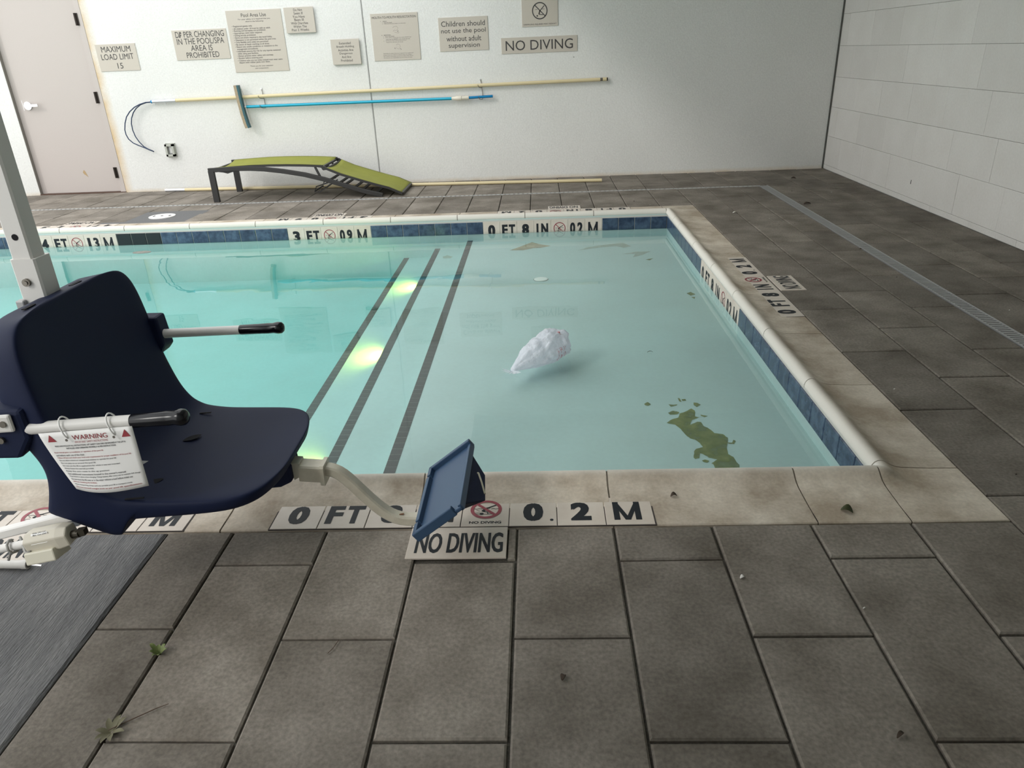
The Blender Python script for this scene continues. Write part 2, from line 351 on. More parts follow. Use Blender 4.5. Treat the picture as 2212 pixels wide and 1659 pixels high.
def pict_black(mb, cx, cy, r):
    bars = [((-0.8,0.09),(-0.62,0.05),.04),((-0.62,0.05),(-0.45,0.1),.04),((-0.45,0.1),(-0.25,0.06),.04),((0.3,0.06),(0.45,0.1),.04),((0.45,0.1),(0.6,0.05),.04),((0.6,0.05),(0.8,0.08),.04),
            ((-0.75,-0.5),(0.45,-0.5),.035),((0.02,0.12),(0.66,0.5),.10),((-0.02,0.12),(0.25,0.2),.13),((-0.02,0.12),(-0.22,-0.22),.2),((-0.22,-0.2),(0.12,-0.3),.07),((0.1,-0.28),(0.14,-0.5),.06),
            ((-0.62,-0.05),(-0.4,-0.18),.03),((-0.66,-0.38),(-0.36,-0.32),.03)]
    for p, q, w in bars:
        vs, fs = bar_geo(p, q, w); mb.add([(cx+x*r, cy+y*r, 0.0002) for x, y, z in vs], fs)
    vs = [(cx+r*(-0.26+0.13*math.cos(2*PI*j/12)), cy+r*(-0.47+0.12*math.sin(2*PI*j/12)), 0.0002) for j in range(12)]; mb.add(vs, [tuple(range(12))])

# ------------------------------------------------------------------ the room: walls, soffit, floor
XW, YW = 4.201, 6.94            # right wall face, back wall face
XR, YF = 2.333, 5.033           # outer edges of the coping (right, far); the near outer edge is y = 0
P = 0.1555                      # six inch tile and its joint
WL = -0.124                     # water level
X0 = -6.9                       # left end of what is built
DX0, DX1 = -5.196, -4.122       # door opening

b = MB()
b.box(X0, DX0, YW, YW+0.2, -0.1, 6.4); b.box(DX0, DX1, YW, YW+0.2, 2.22, 6.4); b.box(DX1, -1.008, YW, YW+0.2, -0.1, 6.4)
b.box(-0.990, XW+0.2, YW, YW+0.2, -0.1, 6.4); b.box(-1.008, -0.990, YW+0.012, YW+0.2, -0.1, 6.4)
wall_back = tag(b.obj('wall_back', m_stucco), kind='structure')
b = MB()
b.box(-1.0075, -0.998, YW-0.0015, YW+0.013, 0.0, 6.4)
tr = tag(b.obj('trim_1', M('sealant_grey', (0.42, 0.42, 0.41), 0.8)), kind='structure')
b = MB(); b.box(XW-0.018, XW-0.004, YW-0.009, YW, 0, 3.0)
tag(b.obj('trim_2', M('corner_sealant', (0.10, 0.10, 0.09), 0.8)), kind='structure')

# door in the back wall
door = tag(empty('door_1', (DX0, YW, 0)), kind='structure')
YD = YW+0.045
def local(o, parent): o.location = (-parent.location.x, -parent.location.y, -parent.location.z); return o
b = MB(); b.box(DX0+0.006, DX0+0.061, YD, YD+0.1, 0, 2.2); b.box(DX1-0.065, DX1-0.002, YW-0.003, YD+0.1, 0, 2.2); b.box(DX0+0.006, DX1-0.006, YD, YD+0.1, 2.14, 2.21)
local(b.obj('door_frame', m_door, door), door)
b = MB(); b.box(DX0, DX0+0.006, YW-0.001, YD+0.1, 0, 2.2)
local(b.obj('jamb_reveal', M('jamb_grey', (0.20, 0.185, 0.165), 0.7), door), door)
b = MB(); b.box(DX0+0.064, DX1-0.068, YD-0.004, YD+0.05, 0.012, 2.137)
leaf = b.obj('door_leaf', m_door, door); local(leaf, door)
b = MB()
for vs in ([(-4.62,0.245),(-4.60,0.275),(-4.585,0.25),(-4.575,0.215),(-4.565,0.185),(-4.59,0.21),(-4.61,0.225)],):
    b.add([(x, YD-0.0052, z) for x, z in vs], [tuple(range(len(vs)))])
o = b.obj('paint_chip', M('chip_tan', (0.42, 0.30, 0.16), 0.8), door); local(o, door)
b = MB(); b.box(-5.115, -5.111, YD-0.0052, YD-0.004, 0.965, 1.075)
b.disc((-5.05, YD-0.004, 1.016), 0.046, 0.014, 20, (0,-1,0)); b.tube([(-5.05, YD-0.016, 1.016), (-5.05, YD-0.055, 1.016)], 0.014, 10)
b.rtube([(-5.06, YD-0.055, 1.016), (-4.99, YD-0.055, 1.018), (-4.905, YD-0.052, 1.020)], 0.008, 0.014, (0,1,0))
o = b.obj('door_lever', m_chrome, door); local(o, door)
for z in (1.885, 1.076, 0.235):
    b = MB(); b.tube([(-4.192, YW-0.012, z-0.062), (-4.192, YW-0.012, z+0.062)], 0.013, 8); b.box(-4.190, -4.165, YW-0.010, YW-0.002, z-0.062, z+0.062)
    local(b.obj('hinge', m_bronze, door), door)
b = MB(); b.box(DX0, DX1, YW-0.01, YD+0.1, 0.0, 0.010)
local(b.obj('threshold', M('threshold_rust', (0.09, 0.05, 0.035), 0.8), door), door)

# right wall: backing and its stone tiles
b = MB(); b.box(XW+0.012, XW+0.25, -2.9, YW+0.2, -0.1, 3.1)
wall_right = tag(b.obj('wall_right', M('tile_joint', (0.33, 0.32, 0.30), 0.9)), kind='structure')
rows = [(0.0, 0.0485, 3.196, 1), (0.0485, 0.3605, 3.459-0.612*6, 2), (0.3605, 0.6705, 3.67, 2), (0.6705, 0.982, 3.87, 2), (0.982, 1.293, 4.088, 2), (1.293, 1.604, 4.29, 2), (1.604, 1.915, 4.485, 2), (1.915, 2.226, 4.69, 2), (2.226, 2.537, 4.88, 2), (2.537, 2.848, 4.485, 2), (2.848, 3.0, 4.69, 2)]
rows[3] = (0.6705, 0.982, 4.485-0.612, 2)
for z0, z1, ya, _ in rows:
    y = ya
    while y > -0.3: y -= 0.6125
    while y < YW-0.005:
        y1 = min(y+0.6125, YW-0.006)
        b = MB(); g = 0.0010
        yy0, yy1 = y+g, y1-g
        x = XW+random.uniform(-0.0006, 0.0006)
        b.add([(x+0.02,yy0,z0+g),(x+0.02,yy1,z0+g),(x+0.02,yy1,z1-g),(x+0.02,yy0,z1-g),(x+0.0012,yy0,z0+g),(x+0.0012,yy1,z0+g),(x+0.0012,yy1,z1-g),(x+0.0012,yy0,z1-g),
               (x,yy0+0.001,z0+g+0.001),(x,yy1-0.001,z0+g+0.001),(x,yy1-0.0015,z1-g-0.0015),(x,yy0+0.0015,z1-g-0.0015)],
              [(0,1,5,4),(1,2,6,5),(2,3,7,6),(3,0,4,7),(4,5,9,8),(5,6,10,9),(6,7,11,10),(7,4,8,11),(8,9,10,11)])
        b.obj('wall_tile', m_rtile, wall_right)
        y += 0.6125
b = MB(); b.box(XW-0.0008, XW+0.001, 4.818, 4.826, 0.165, 0.20)
b.obj('wall_nick', m_navyd, wall_right)

# roof slab over the right-hand side; building behind the camera, its left end extended to shade the near deck
RX = -0.05
b = MB(); b.box(RX, XW+0.3, -2.9, YW-0.001, 2.9, 3.15); b.box(-1.5, RX, -2.9, -0.5, 2.9, 3.15)  # second box: unseen overhang added to darken the near paving
tag(b.obj('ceiling', m_ceil), kind='structure')
b = MB(); b.box(-1.1, XW+0.2, -2.95, -2.15, -0.1, 3.0)
tag(b.obj('wall_front', m_stucco), kind='structure')

# floor: bedding with the pool cut out, pavers as pieces
b = MB()
b.box(X0, XW+0.2, -2.8, -0.002, -0.12, -0.011); b.box(X0, XW+0.2, YF+0.002, YW+0.1, -0.12, -0.011); b.box(XR+0.002, XW+0.2, -0.002, YF+0.002, -0.12, -0.011)
floor = tag(b.obj('floor', m_joint), kind='structure')
J = 0.0035
full = MB(); full.cbox(0, 0.3059-2*J, 0, 0.62-2*J, -0.05, 0, 0.005)
full_o = full.obj('paver', m_paver, floor); full_me = full_o.data; bpy.data.objects.remove(full_o)
XD0, XD1 = 3.188, 3.283         # drain running along the right wall
YD0, YD1 = 5.905, 5.950         # slot drain along the back wall
def col_pavers(x0, x1, y0, y1, phase):
    y = phase
    while y > y0: y -= 0.62
    while y < y1-0.004:
        a, c = max(y, y0), min(y+0.62, y1)
        if c-a > 0.012:
            dz = random.uniform(-0.0018, 0.0012)
            if abs(x1-x0-0.3059) < 0.004 and abs(c-a-0.62) < 0.001:
                inst(full_me, 'paver', (x0+J, a+J, dz), floor, (random.uniform(-.002,.002), random.uniform(-.003,.003), random.uniform(-.002,.002)))
            else:
                b = MB(); b.cbox(0, x1-x0-2*J, 0, c-a-2*J, -0.05, 0, 0.005)
                o = b.obj('paver', m_paver, floor); o.location = (x0+J, a+J, dz)
        y += 0.62
edges = [0.8052+0.3059*k for k in range(-25, 6)]
PH = lambda k: -0.170 if k % 2 else -0.480
PAD_N = -0.331                  # edge of the dark pad on the near deck
LIDP = (-3.412, -2.52, YF+0.002, 5.60)
for i in range(len(edges)-1):
    k = i-25; x0, x1 = edges[i], edges[i+1]
    # near deck
    if x1 > PAD_N:
        xa = max(x0, PAD_N)
        y1 = -0.003
        if abs(x0-0.4993) < 0.01: y1 = -0.1605
        if xa == PAD_N: col_pavers(xa, x1, -2.75, y1, -0.436)
        elif x0 < 2.2: col_pavers(xa, x1, -2.75, y1, PH(k))
    # far deck
    if x1 <= XR+0.02:
        yb = YF+0.003
        if x0 > LIDP[0]-0.02 and x1 < LIDP[1]+0.05: yb = LIDP[3]
        col_pavers(x0, x1, yb, YD0, PH(k)+0.62*9); col_pavers(x0, x1, YD1, YW-0.004, PH(k)+0.62*9)
for n, (x0, x1) in enumerate(((2.3345, 2.6405), (2.6405, 2.9465), (2.9465, XD0))):
    col_pavers(x0, x1, -2.75, YD0, PH(n)); col_pavers(x0, x1, YD1, YW-0.004, PH(n))
for n, (x0, x1) in enumerate(((XD1, 3.589), (3.589, 3.895), (3.895, XW))):
    col_pavers(x0, x1, -2.75, YW-0.004, PH(n)+0.2)
col_pavers(XD0, XD1, YD1, YW-0.004, 0.1)
b = MB(); b.cbox(0.7795, 0.8025, -0.1575, -0.004, -0.05, -0.002, 0.003); b.obj('paver_sliver', m_paver, floor)
b = MB(); b.cbox(X0, PAD_N-0.004, -2.75, -0.004, -0.05, -0.001, 0.008); b.obj('concrete_pad', m_pad, floor)
b = MB(); b.cbox(LIDP[0]+0.002, LIDP[1]-0.002, LIDP[2], LIDP[3]-0.003, -0.05, 0.0, 0.003)
b.obj('concrete_pad', M('smooth_dark_concrete', (0.125, 0.125, 0.127), 0.8, fine=0.08, fscale=60), floor)

# drains
dr = tag(empty('trench_drain', (XD0, -2.7, 0)), 'long grey slotted drain grate running along the right wall', 'drain')
b = MB(); b.box(XD0+0.002, XD0+0.012, -2.75, YD1, -0.04, 0.001); b.box(XD1-0.012, XD1-0.002, -2.75, YD1, -0.04, 0.001)
o = b.obj('grate_frame', m_steel, dr); local(o, dr)
b = MB(); y = -2.74
while y < YD1-0.01:
    b.box(XD0+0.012, XD1-0.012, y, y+0.016, -0.02, -0.001); y += 0.026
o = tag(b.obj('grate_bars', m_steel, dr), kind='stuff'); local(o, dr)
b = MB(); b.box(XD0, XD1, -2.75, YD1, -0.06, -0.03); o = b.obj('drain_channel', m_navyd, dr); local(o, dr)
dr2 = tag(empty('slot_drain', (X0, YD0, 0)), 'narrow pale slot drain line across the far deck under the lounger', 'drain')
b = MB(); b.box(X0, XD0, YD0+0.001, YD0+0.006, -0.03, 0.0012); b.box(X0, XD0, YD1-0.006, YD1-0.001, -0.03, 0.0012)
m_steel2 = M('drain_pale', (0.40, 0.40, 0.39), 0.5)
o = b.obj('grate_frame', m_steel2, dr2); local(o, dr2)
b = MB(); x = X0
while x < XD0-0.03:
    b.box(x, x+0.028, YD0+0.006, YD1-0.006, -0.02, 0.0008); x += 0.048
o = tag(b.obj('grate_bars', m_steel2, dr2), kind='stuff'); local(o, dr2)
b = MB(); b.box(X0, XD0, YD0, YD1, -0.06, -0.025); o = b.obj('drain_channel', m_navyd, dr2); local(o, dr2)

# ------------------------------------------------------------------ pool
IX, IY0, IY1 = 2.045, 0.300, 4.732       # inner faces of the tile band
ZL, Z2, Z1, ZF = -0.200, -0.265, -0.345, -0.52
pool = tag(empty('swimming_pool', (0, 2.5, ZF)), 'rectangular turquoise pool with a shallow ledge and blue waterline tiles', 'pool')
def pp(b, name, mat, **k): o = b.obj(name, mat, pool, **k); local(o, pool); return o
b = MB()
b.box(X0, IX+0.25, IY1+0.006, IY1+0.1, -0.9, -0.012); b.box(IX+0.006, IX+0.1, IY0-0.1, IY1+0.1, -0.9, -0.012); b.box(X0, IX+0.1, IY0-0.1, IY0-0.003, -0.9, -0.012)
b.box(X0-0.1, X0, IY0-0.1, IY1+0.1, -0.9, -0.0125)
pp(b, 'pool_wall', m_plaster)
b = MB(); b.box(0.222, IX+0.02, IY0-0.02, IY1+0.02, -0.9, ZL); pp(b, 'ledge', m_plaster)
b = MB(); b.box(-0.085, 0.222, IY0-0.02, IY1+0.02, -0.9, Z2); pp(b, 'step', m_plaster)
b = MB(); b.box(-0.385, -0.085, IY0-0.02, IY1+0.02, -0.9, Z1); pp(b, 'step', m_plaster)
b = MB(); b.box(X0, -0.385, IY0-0.02, IY1+0.02, -0.9, ZF); pp(b, 'pool_floor', m_plaster)
# waterline tiles, one by one
TB_ = -0.033                     # lower edge of the tile body, measured from its centre line
wt = MB(); wt.add([(-P/2+.0022,0,TB_),(P/2-.0022,0,TB_),(P/2-.0022,0,P/2-.002),(-P/2+.0022,0,P/2-.002),
                   (-P/2+.0022,-.004,TB_),(P/2-.0022,-.004,TB_),(P/2-.0022,-.004,P/2-.002),(-P/2+.0022,-.004,P/2-.002),
                   (-P/2+.0056,-.007,TB_+.004),(P/2-.0056,-.007,TB_+.004),(P/2-.0056,-.007,P/2-.006),(-P/2+.0056,-.007,P/2-.006)],
                  [(0,1,5,4),(1,2,6,5),(2,3,7,6),(3,0,4,7),(4,5,9,8),(5,6,10,9),(6,7,11,10),(7,4,8,11),(8,9,10,11)])
t0 = wt.obj('waterline_tile', m_blue); wt_me = t0.data; bpy.data.objects.remove(t0)
ZT = -0.032-P/2
far_marks = [(-3.856, 5), (-1.446, 5), (0.372, 7)]      # x of the left end, number of cream tiles
skip = [(a-0.02, a+n*P+0.02) for a, n in far_marks]
def far_run(x0, x1, n, mat=None):
    w = (x1-x0)/n
    for i in range(n):
        o = inst(wt_me, 'waterline_tile', (x0+(i+.5)*w, IY1+0.006-2.5*0, ZT), pool); o.scale = (w/P, 1, 1)
        o.location = (o.location.x, o.location.y-2.5, o.location.z-ZF)
        if mat:
            o.data = mat
blk_me = wt_me.copy(); blk_me.materials[0] = m_blkt
far_run(-6.9, -3.856, 19)
far_run(-3.078, -2.652, 3, blk_me)
far_run(-2.652, -1.446, 8)
far_run(-0.668, 0.372, 7)
far_run(1.461, IX, 4)
yR = 3.240                                                 # right wall: cream tiles between yR and yR-7P
n = round((IY1-yR)/P); w = (IY1-yR)/n
def right_tile(y, w):
    o = inst(wt_me, 'waterline_tile', (IX+0.006, y-2.5, ZT-ZF), pool, (0, 0, -PI/2)); o.scale = (w/P, 1, 1)
for i in range(n): right_tile(IY1-(i+.5)*w, w)
ye = yR-7*P; n = round((ye-IY0)/P); w = (ye-IY0)/n
for i in range(n): right_tile(ye-(i+.5)*w, w)
b = MB(); b.box(X0, IX+.01, IY1+0.0045, IY1+0.0065, -0.143, -0.02); b.box(IX+0.0045, IX+0.0065, IY0, IY1+0.005, -0.143, -0.02)
pp(b, 'tile_grout', m_lgrout)
# dark nosing tiles on the step edges
nt = MB(); nt.box(0, 0.0495, 0.0012, 0.0497, -0.03, 0.0012)
t0 = nt.obj('nosing_tile', m_step); nt_me = t0.data; bpy.data.objects.remove(t0)
for x, z in ((0.222, ZL), (-0.085, Z2), (-0.385, Z1)):
    for i in range(86):
        y = IY1-0.0515*(i+1)
        if y < IY0-0.01: break
        inst(nt_me, 'nosing_tile', (x, y-2.5, z-ZF), pool)
m_ng = M('nosing_grout', (0.35, 0.36, 0.34), 0.8)
b = MB()
for x, z in ((0.222, ZL), (-0.085, Z2), (-0.385, Z1)): b.box(x-0.0005, x+0.0495, IY0, IY1, z-0.03, z+0.0005)
pp(b, 'nosing_grout', m_ng)
# underwater lights in the riser of the second step
m_lens = M('pool_light_lens', (0.9, 0.9, 0.6), 0.3, emit=(1.0, 0.93, 0.45), estr=26)
for y in (3.80, 2.33, 0.90):
    b = MB(); b.cur = 0; b.disc((-0.0855, y, -0.305), 0.036, 0.004, 24, (-1,0,0), 0.036); b.cur = 1; b.disc((-0.0895, y, -0.305), 0.028, 0.003, 24, (-1,0,0), 0.028)
    pp(b, 'pool_light', [m_wplast, m_lens])
    l = bpy.data.lights.new('pool_lamp', 'SPOT'); l.energy = 13.0; l.color = (1.0, 0.92, 0.06); l.shadow_soft_size = 0.03; l.spot_size = R(165); l.spot_blend = 0.6
    lo = bpy.data.objects.new('pool_lamp', l); COL.objects.link(lo); lo.location = (-0.112, y, -0.300); lo.rotation_euler = Vector((-1, 0, -0.25)).to_track_quat('-Z', 'Y').to_euler()
# drain ring on the ledge
b = MB(); b.disc((0.893, 3.418, ZL), 0.053, 0.003, 28); b.disc((0.893, 3.418, ZL+0.003), 0.047, 0.002, 28)
tag(b.obj('floor_fitting', M('fitting_white', (0.78, 0.8, 0.76), 0.5)), 'round white drain cover set in the shallow pool ledge', 'drain cover')
b = MB(); b.add(*ring_geo(0.0565, 0.0525)); b.v = [(x+0.893, y+3.418, ZL+0.0012) for x, y, z in b.v]
o = b.obj('cover_rim', m_grout, bpy.data.objects['floor_fitting'])
# water
b = MB(); b.box(X0-0.05, IX+0.03, IY0-0.05, IY1+0.03, -0.88, WL)
tag(b.obj('pool_water', m_water), 'still clear turquoise water filling the pool', 'water')

# coping: stones swept along the edges
PROF = [(0,-.05),(0,-.003),(.004,0),(.10,.001),(.195,.006),(.218,.011),(.234,.018),(.250,.028),(.260,.0335),(.270,.036),(.280,.0345),(.289,.029),(.296,.019),(.2995,.006),(.299,-.006),(.293,-.014),(.284,-.018),(.270,-.02),(.270,-.05)]
coping = tag(empty('pool_coping', (0, 0, 0)), 'cream cast stone coping with a rolled lip around the pool edge', 'coping')
def sweep(b, side, a, c, mitre0=False, mitre1=False, ns=None):
    n = len(PROF); ns = ns or 2; o = []
    for i in range(ns):
        f = i/(ns-1)
        for d, z in PROF:
            lo_, hi_ = a, c
            if side == 'near': t0_, t1_ = a, (XR-d if mitre1 else c); t = t0_+(t1_-t0_)*f; o.append((t, d, z))
            elif side == 'far': t0_, t1_ = a, (XR-d if mitre1 else c); t = t0_+(t1_-t0_)*f; o.append((t, YF-d, z))
            else:
                t0_ = d if mitre0 else a; t1_ = YF-d if mitre1 else c; t = t0_+(t1_-t0_)*f; o.append((XR-d, t, z))
    f = []
    for i in range(ns-1):
        for j in range(n-1): f.append((i*n+j, i*n+j+1, (i+1)*n+j+1, (i+1)*n+j))
    f.append(tuple(range(n))); f.append(tuple((ns-1)*n+j for j in range(n))[::-1])
    b.add(o, f)
G = 0.0028
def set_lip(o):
    # the rolled inner lip blends to a paler cream than the tread behind it
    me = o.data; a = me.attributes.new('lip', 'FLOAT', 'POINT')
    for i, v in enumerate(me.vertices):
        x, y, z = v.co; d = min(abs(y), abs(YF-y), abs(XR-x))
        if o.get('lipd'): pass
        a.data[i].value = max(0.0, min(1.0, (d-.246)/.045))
def stone(side, a, c, **k):
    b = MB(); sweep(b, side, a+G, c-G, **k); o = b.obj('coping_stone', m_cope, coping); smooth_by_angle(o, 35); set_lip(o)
xs = [-6.6, -5.95, -5.31, -4.67, -4.03, -3.39, -2.75, -2.11, -1.436, -0.799, -0.162, 0.475, 1.111, 1.749, 2.036]
for a, c in zip(xs, xs[1:]): stone('near', a, c)
xs = [-6.74, -6.11, -5.485, -4.857, -4.232, -3.608, -2.984, -2.362, -1.739, -1.103, -0.476, 0.14, 0.759, 1.382, 2.036]
for a, c in zip(xs, xs[1:]): stone('far', a, c)
ys = [0.31, 1.003, 1.631, 2.28, 2.879, 3.5, 4.121, 4.38, 4.722]
for a, c in zip(ys, ys[1:]): stone('right', a, c)
def corner(which):
    b = MB()
    if which == 'near': sweep(b, 'near', 2.036+G, 0, mitre1=True); sweep(b, 'right', 0, 0.31-G, mitre0=True)
    else: sweep(b, 'far', 2.036+G, 0, mitre1=True); sweep(b, 'right', 4.722+G, 0, mitre1=True)
    o = b.obj('coping_stone', m_cope, coping)
    bm = bmesh.new(); bm.from_mesh(o.data); bmesh.ops.remove_doubles(bm, verts=bm.verts, dist=1e-5)
    seen = {}
    dele = []
    for f in bm.faces:
        k = tuple(sorted(v.index for v in f.verts))
        if k in seen: dele += [f, seen[k]]
        seen[k] = f
    bmesh.ops.delete(bm, geom=list(set(dele)), context='FACES')
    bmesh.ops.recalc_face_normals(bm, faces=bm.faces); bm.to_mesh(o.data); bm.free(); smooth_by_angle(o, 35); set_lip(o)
corner('near'); corner('far')
b = MB(); b.box(-6.7, XR-0.02, 0.01, 0.262, -0.06, -0.003); b.box(-6.7, XR-0.02, YF-0.262, YF-0.01, -0.06, -0.003); b.box(XR-0.262, XR-0.01, 0.02, YF-0.02, -0.06, -0.003)
b.obj('mortar_bed', m_grout, coping)
PROF0 = PROF; PROF = [(d*.982+.002, z-.0035) for d, z in PROF0]
b = MB(); sweep(b, 'near', -6.6, 0, mitre1=True); sweep(b, 'far', -6.7, 0, mitre1=True); sweep(b, 'right', 0, 0, mitre0=True, mitre1=True); PROF = PROF0
b.obj('joint_mortar', M('joint_mortar', (0.17, 0.145, 0.115), 0.9), coping)

# ------------------------------------------------------------------ depth markers
td = MB(); td.cbox(-P/2+.0014, P/2-.0014, -P/2+.0014, P/2-.0014, -0.004, 0.0, 0.0012)
t0 = td.obj('depth_tile', m_dtile); td_me = t0.data; bpy.data.objects.remove(t0)
td = MB(); td.cbox(-P/2+.0014, P/2-.0014, TB_, P/2-.0014, -0.004, 0.0, 0.0012)
t0 = td.obj('depth_tile', m_dtile); tdw_me = t0.data; bpy.data.objects.remove(t0)
def thick(mb, body, w, h, x, y, e=0.0022):
    vs, fs = fit_text(body, w-2*e, h-e, 0.03)
    for n_, (dx, dy) in enumerate(((-e,-e/2),(e,-e/2),(-e,e/2),(e,e/2),(0,0))): mb.add(place(vs, x+dx, y+dy, n_*.00006), fs)
def glyph_mesh(kind):
    """black and red geometry of one tile in tile coordinates"""
    blk = MB(); red = MB(); h = 0.100
    if kind == 'nd':
        pict_red(red, 0, 0.016, 0.052); pict_black(blk, 0, 0.016, 0.052)
        vs, fs = fit_text('NO DIVING', 0.104, 0.0135, 0.03); blk.add(place(vs, 0.001, -0.056), fs)
    elif kind == 'ndw':
        pict_red(red, 0, 0.0, 0.054, 0.12); pict_black(blk, 0, 0.0, 0.05)
    elif kind in ('FT', 'IN'):
        for ch, x, w in ((kind[0], -0.034 if kind == 'FT' else -0.046, 0.052 if kind == 'FT' else 0.018), (kind[1], 0.032 if kind == 'FT' else 0.020, 0.058 if kind == 'FT' else 0.064)):
            thick(blk, ch, w, h, x, -0.002)
    elif kind in ('13', '09', '02'):
        for ch, x, w in ((kind[0], -0.036, 0.028 if kind[0] == '1' else 0.048), (kind[1], 0.032, 0.05)):
            thick(blk, ch, w, h, x, -0.002)
    elif kind == 'M':
        w = 0.044; t_ = 0.019; y = h/2
        for poly in ([(-w,-y),(-w+t_,-y),(-w+t_,y),(-w,y)],[(w-t_,-y),(w,-y),(w,y),(w-t_,y)],[(-w+t_-.004,y),(-w+.001,y),(-.0085,-y),(.0085,-y)],[(w-.001,y),(w-t_+.004,y),(-.0085,-y),(.0085,-y)]):
            blk.add([(px-.006, py-.002, .00006*len(blk.f)) for px, py in poly], [(0,1,2,3)])
    else:
        thick(blk, kind[0], {'1': 0.036}.get(kind[0], 0.066), h, 0, -0.002, 0.0038)
        if kind.endswith('.'): blk.add([(0.060+0.006*math.cos(a*PI/5), -0.047+0.006*math.sin(a*PI/5), 0) for a in range(10)], [tuple(range(10))])
    return blk, red
def clip_low(mb, y0):
    me = bpy.data.meshes.new('t'); me.from_pydata(mb.v, [], mb.f); bm = bmesh.new(); bm.from_mesh(me)
    bmesh.ops.bisect_plane(bm, geom=bm.verts[:]+bm.edges[:]+bm.faces[:], plane_co=(0,y0,0), plane_no=(0,-1,0), clear_outer=True)
    bm.verts.index_update(); mb.v = [tuple(v.co) for v in bm.verts]; mb.f = [tuple(v.index for v in f.verts) for f in bm.faces]; mb.mi = [0]*len(mb.f)
    bm.free(); bpy.data.meshes.remove(me)
_gm = {}
def marker(name, origin, ux, uy, kinds, label, group=None, lift=0.0015):
    root = tag(empty(name, origin), label, 'depth marker', group)
    ux = Vector(ux); uy = Vector(uy); uz = ux.cross(uy)
    for i, k in enumerate(kinds):
        key = (k, lift == 0)
        if key not in _gm:
            bl, rd = glyph_mesh(k); ms = []
            if lift == 0:
                for mb in (bl, rd):
                    if mb.f: clip_low(mb, TB_+0.001)
            for mb, mt in ((bl, m_ink), (rd, m_red)):
                if mb.f:
                    t = mb.obj('lettering', mt, fix=False); ms.append(t.data); bpy.data.objects.remove(t)
                else: ms.append(None)
            _gm[key] = ms
        c = ux*((i+.5)*P)+uz*lift
        t = bpy.data.objects.new('depth_tile', tdw_me if lift == 0 else td_me); COL.objects.link(t); t.parent = root
        t.matrix_local = basis(c, ux, uy)
        for me, nm in zip(_gm[key], ('lettering', 'prohibition_ring')):
            if me:
                g = bpy.data.objects.new(nm, me); COL.objects.link(g); g.parent = t; g.location = (0, 0, 0.0005 if nm == 'lettering' else 0.0007)
    return root
Xp, Yp, Zp = Vector((1,0,0)), Vector((0,1,0)), Vector((0,0,1))
c8 = ['0','FT','8','IN','nd','0.','2','M']
marker('depth_marker', Vector((0, P/2+.001, 0.001)), Xp, Yp, c8, 'cream tiles reading 0 FT 8 IN in the near coping behind the footrest')
marker('depth_marker', Vector((-0.285-6*P, P/2+.001, 0.001)), Xp, Yp, ['3','FT','nd','0.','9','M'], 'cream tiles ending in M, in the near coping under the blue lift chair')
marker('depth_marker', Vector((1.741, YF-P/2-.001, 0.001)), -Xp, -Yp, c8, 'upside-down depth tiles on the far coping nearest the right corner')
marker('depth_marker', Vector((-0.698, YF-P/2-.001, 0.001)), -Xp, -Yp, ['3','FT','nd','0.','9','M'], 'upside-down depth tiles on the far coping in front of the lounger')
marker('depth_marker', Vector((-3.189, YF-P/2-.001, 0.001)), -Xp, -Yp, ['4','FT','nd','1.','3','M'], 'upside-down depth tiles on the far coping, just left of the round lid')
marker('depth_marker', Vector((XR-P/2-.001, 3.136-8*P, 0.001)), Yp, -Xp, c8, 'sideways row of cream depth tiles on top of the right coping')
marker('depth_marker', Vector((-3.856, IY1+0.0015, ZT)), Xp, Zp, ['4','FT','ndw','13','M'], 'waterline tiles reading 4 FT on the far pool wall beside the black tiles', lift=0)
marker('depth_marker', Vector((-1.446, IY1+0.0015, ZT)), Xp, Zp, ['3','FT','ndw','09','M'], 'waterline tiles reading 3 FT on the far pool wall', lift=0)
marker('depth_marker', Vector((0.372, IY1+0.0015, ZT)), Xp, Zp, ['0','FT','8','IN','ndw','02','M'], 'waterline tiles reading 0 FT 8 IN on the far pool wall', lift=0)
marker('depth_marker', Vector((IX+0.0015, yR, ZT)), -Yp, Zp, ['0','FT','8','IN','ndw','02','M'], 'waterline tiles reading 0 FT 8 IN on the right pool wall', lift=0)
b = MB(); b.box(0-.003, 8*P+.003, 0.0, P+.004, -0.003, 0.0012); b.box(-0.285-6*P-.003, -0.285+.003, 0.0, P+.004, -0.003, 0.0012)
b.box(XR-P-.004, XR, 3.136-8*P-.003, 3.139, -0.003, 0.0012); b.box(0.497-.003, 1.744, YF-P-.004, YF, -0.003, 0.0012); b.box(-0.698-6*P, -0.698, YF-P-.004, YF, -0.003, 0.0012); b.box(-3.189-6*P, -3.189, YF-P-.004, YF, -0.003, 0.0012)
b.obj('tile_grout', m_grout, coping)
def plate(cx, cy, ux, uy, label, w=0.31, h=0.155):
    z = 0.003
    b = MB(); b.cbox(-w/2+.002, w/2-.002, -h/2+.001, h/2-.001, -0.006, 0.0, 0.0015)
    o = b.obj('no_diving_tile', m_dtile); o.matrix_world = basis(Vector((cx, cy, z)), ux, uy); tag(o, label, 'sign tile')
    vs, fs = fit_text('NO DIVING', 0.268, 0.100, 0.012); t = MB(); [t.add(place(vs, dx, 0, .0001+dx*.05), fs) for dx in (-.0011, 0, .0011)]; l = t.obj('lettering', m_ink, o, fix=False); l.location = (0.006, -0.004, 0.0006)
    return o
plate(0.4665+0.1555, -0.0790, Xp, Yp, 'cream NO DIVING tile in the near paving below the footrest')
plate(-0.853, -0.0790, Xp, Yp, 'cream NO DIVING tile on the dark pad below the chair motor')
plate(1.129, YF+0.079, -Xp, -Yp, 'upside-down NO DIVING tile on the far deck nearest the right corner')
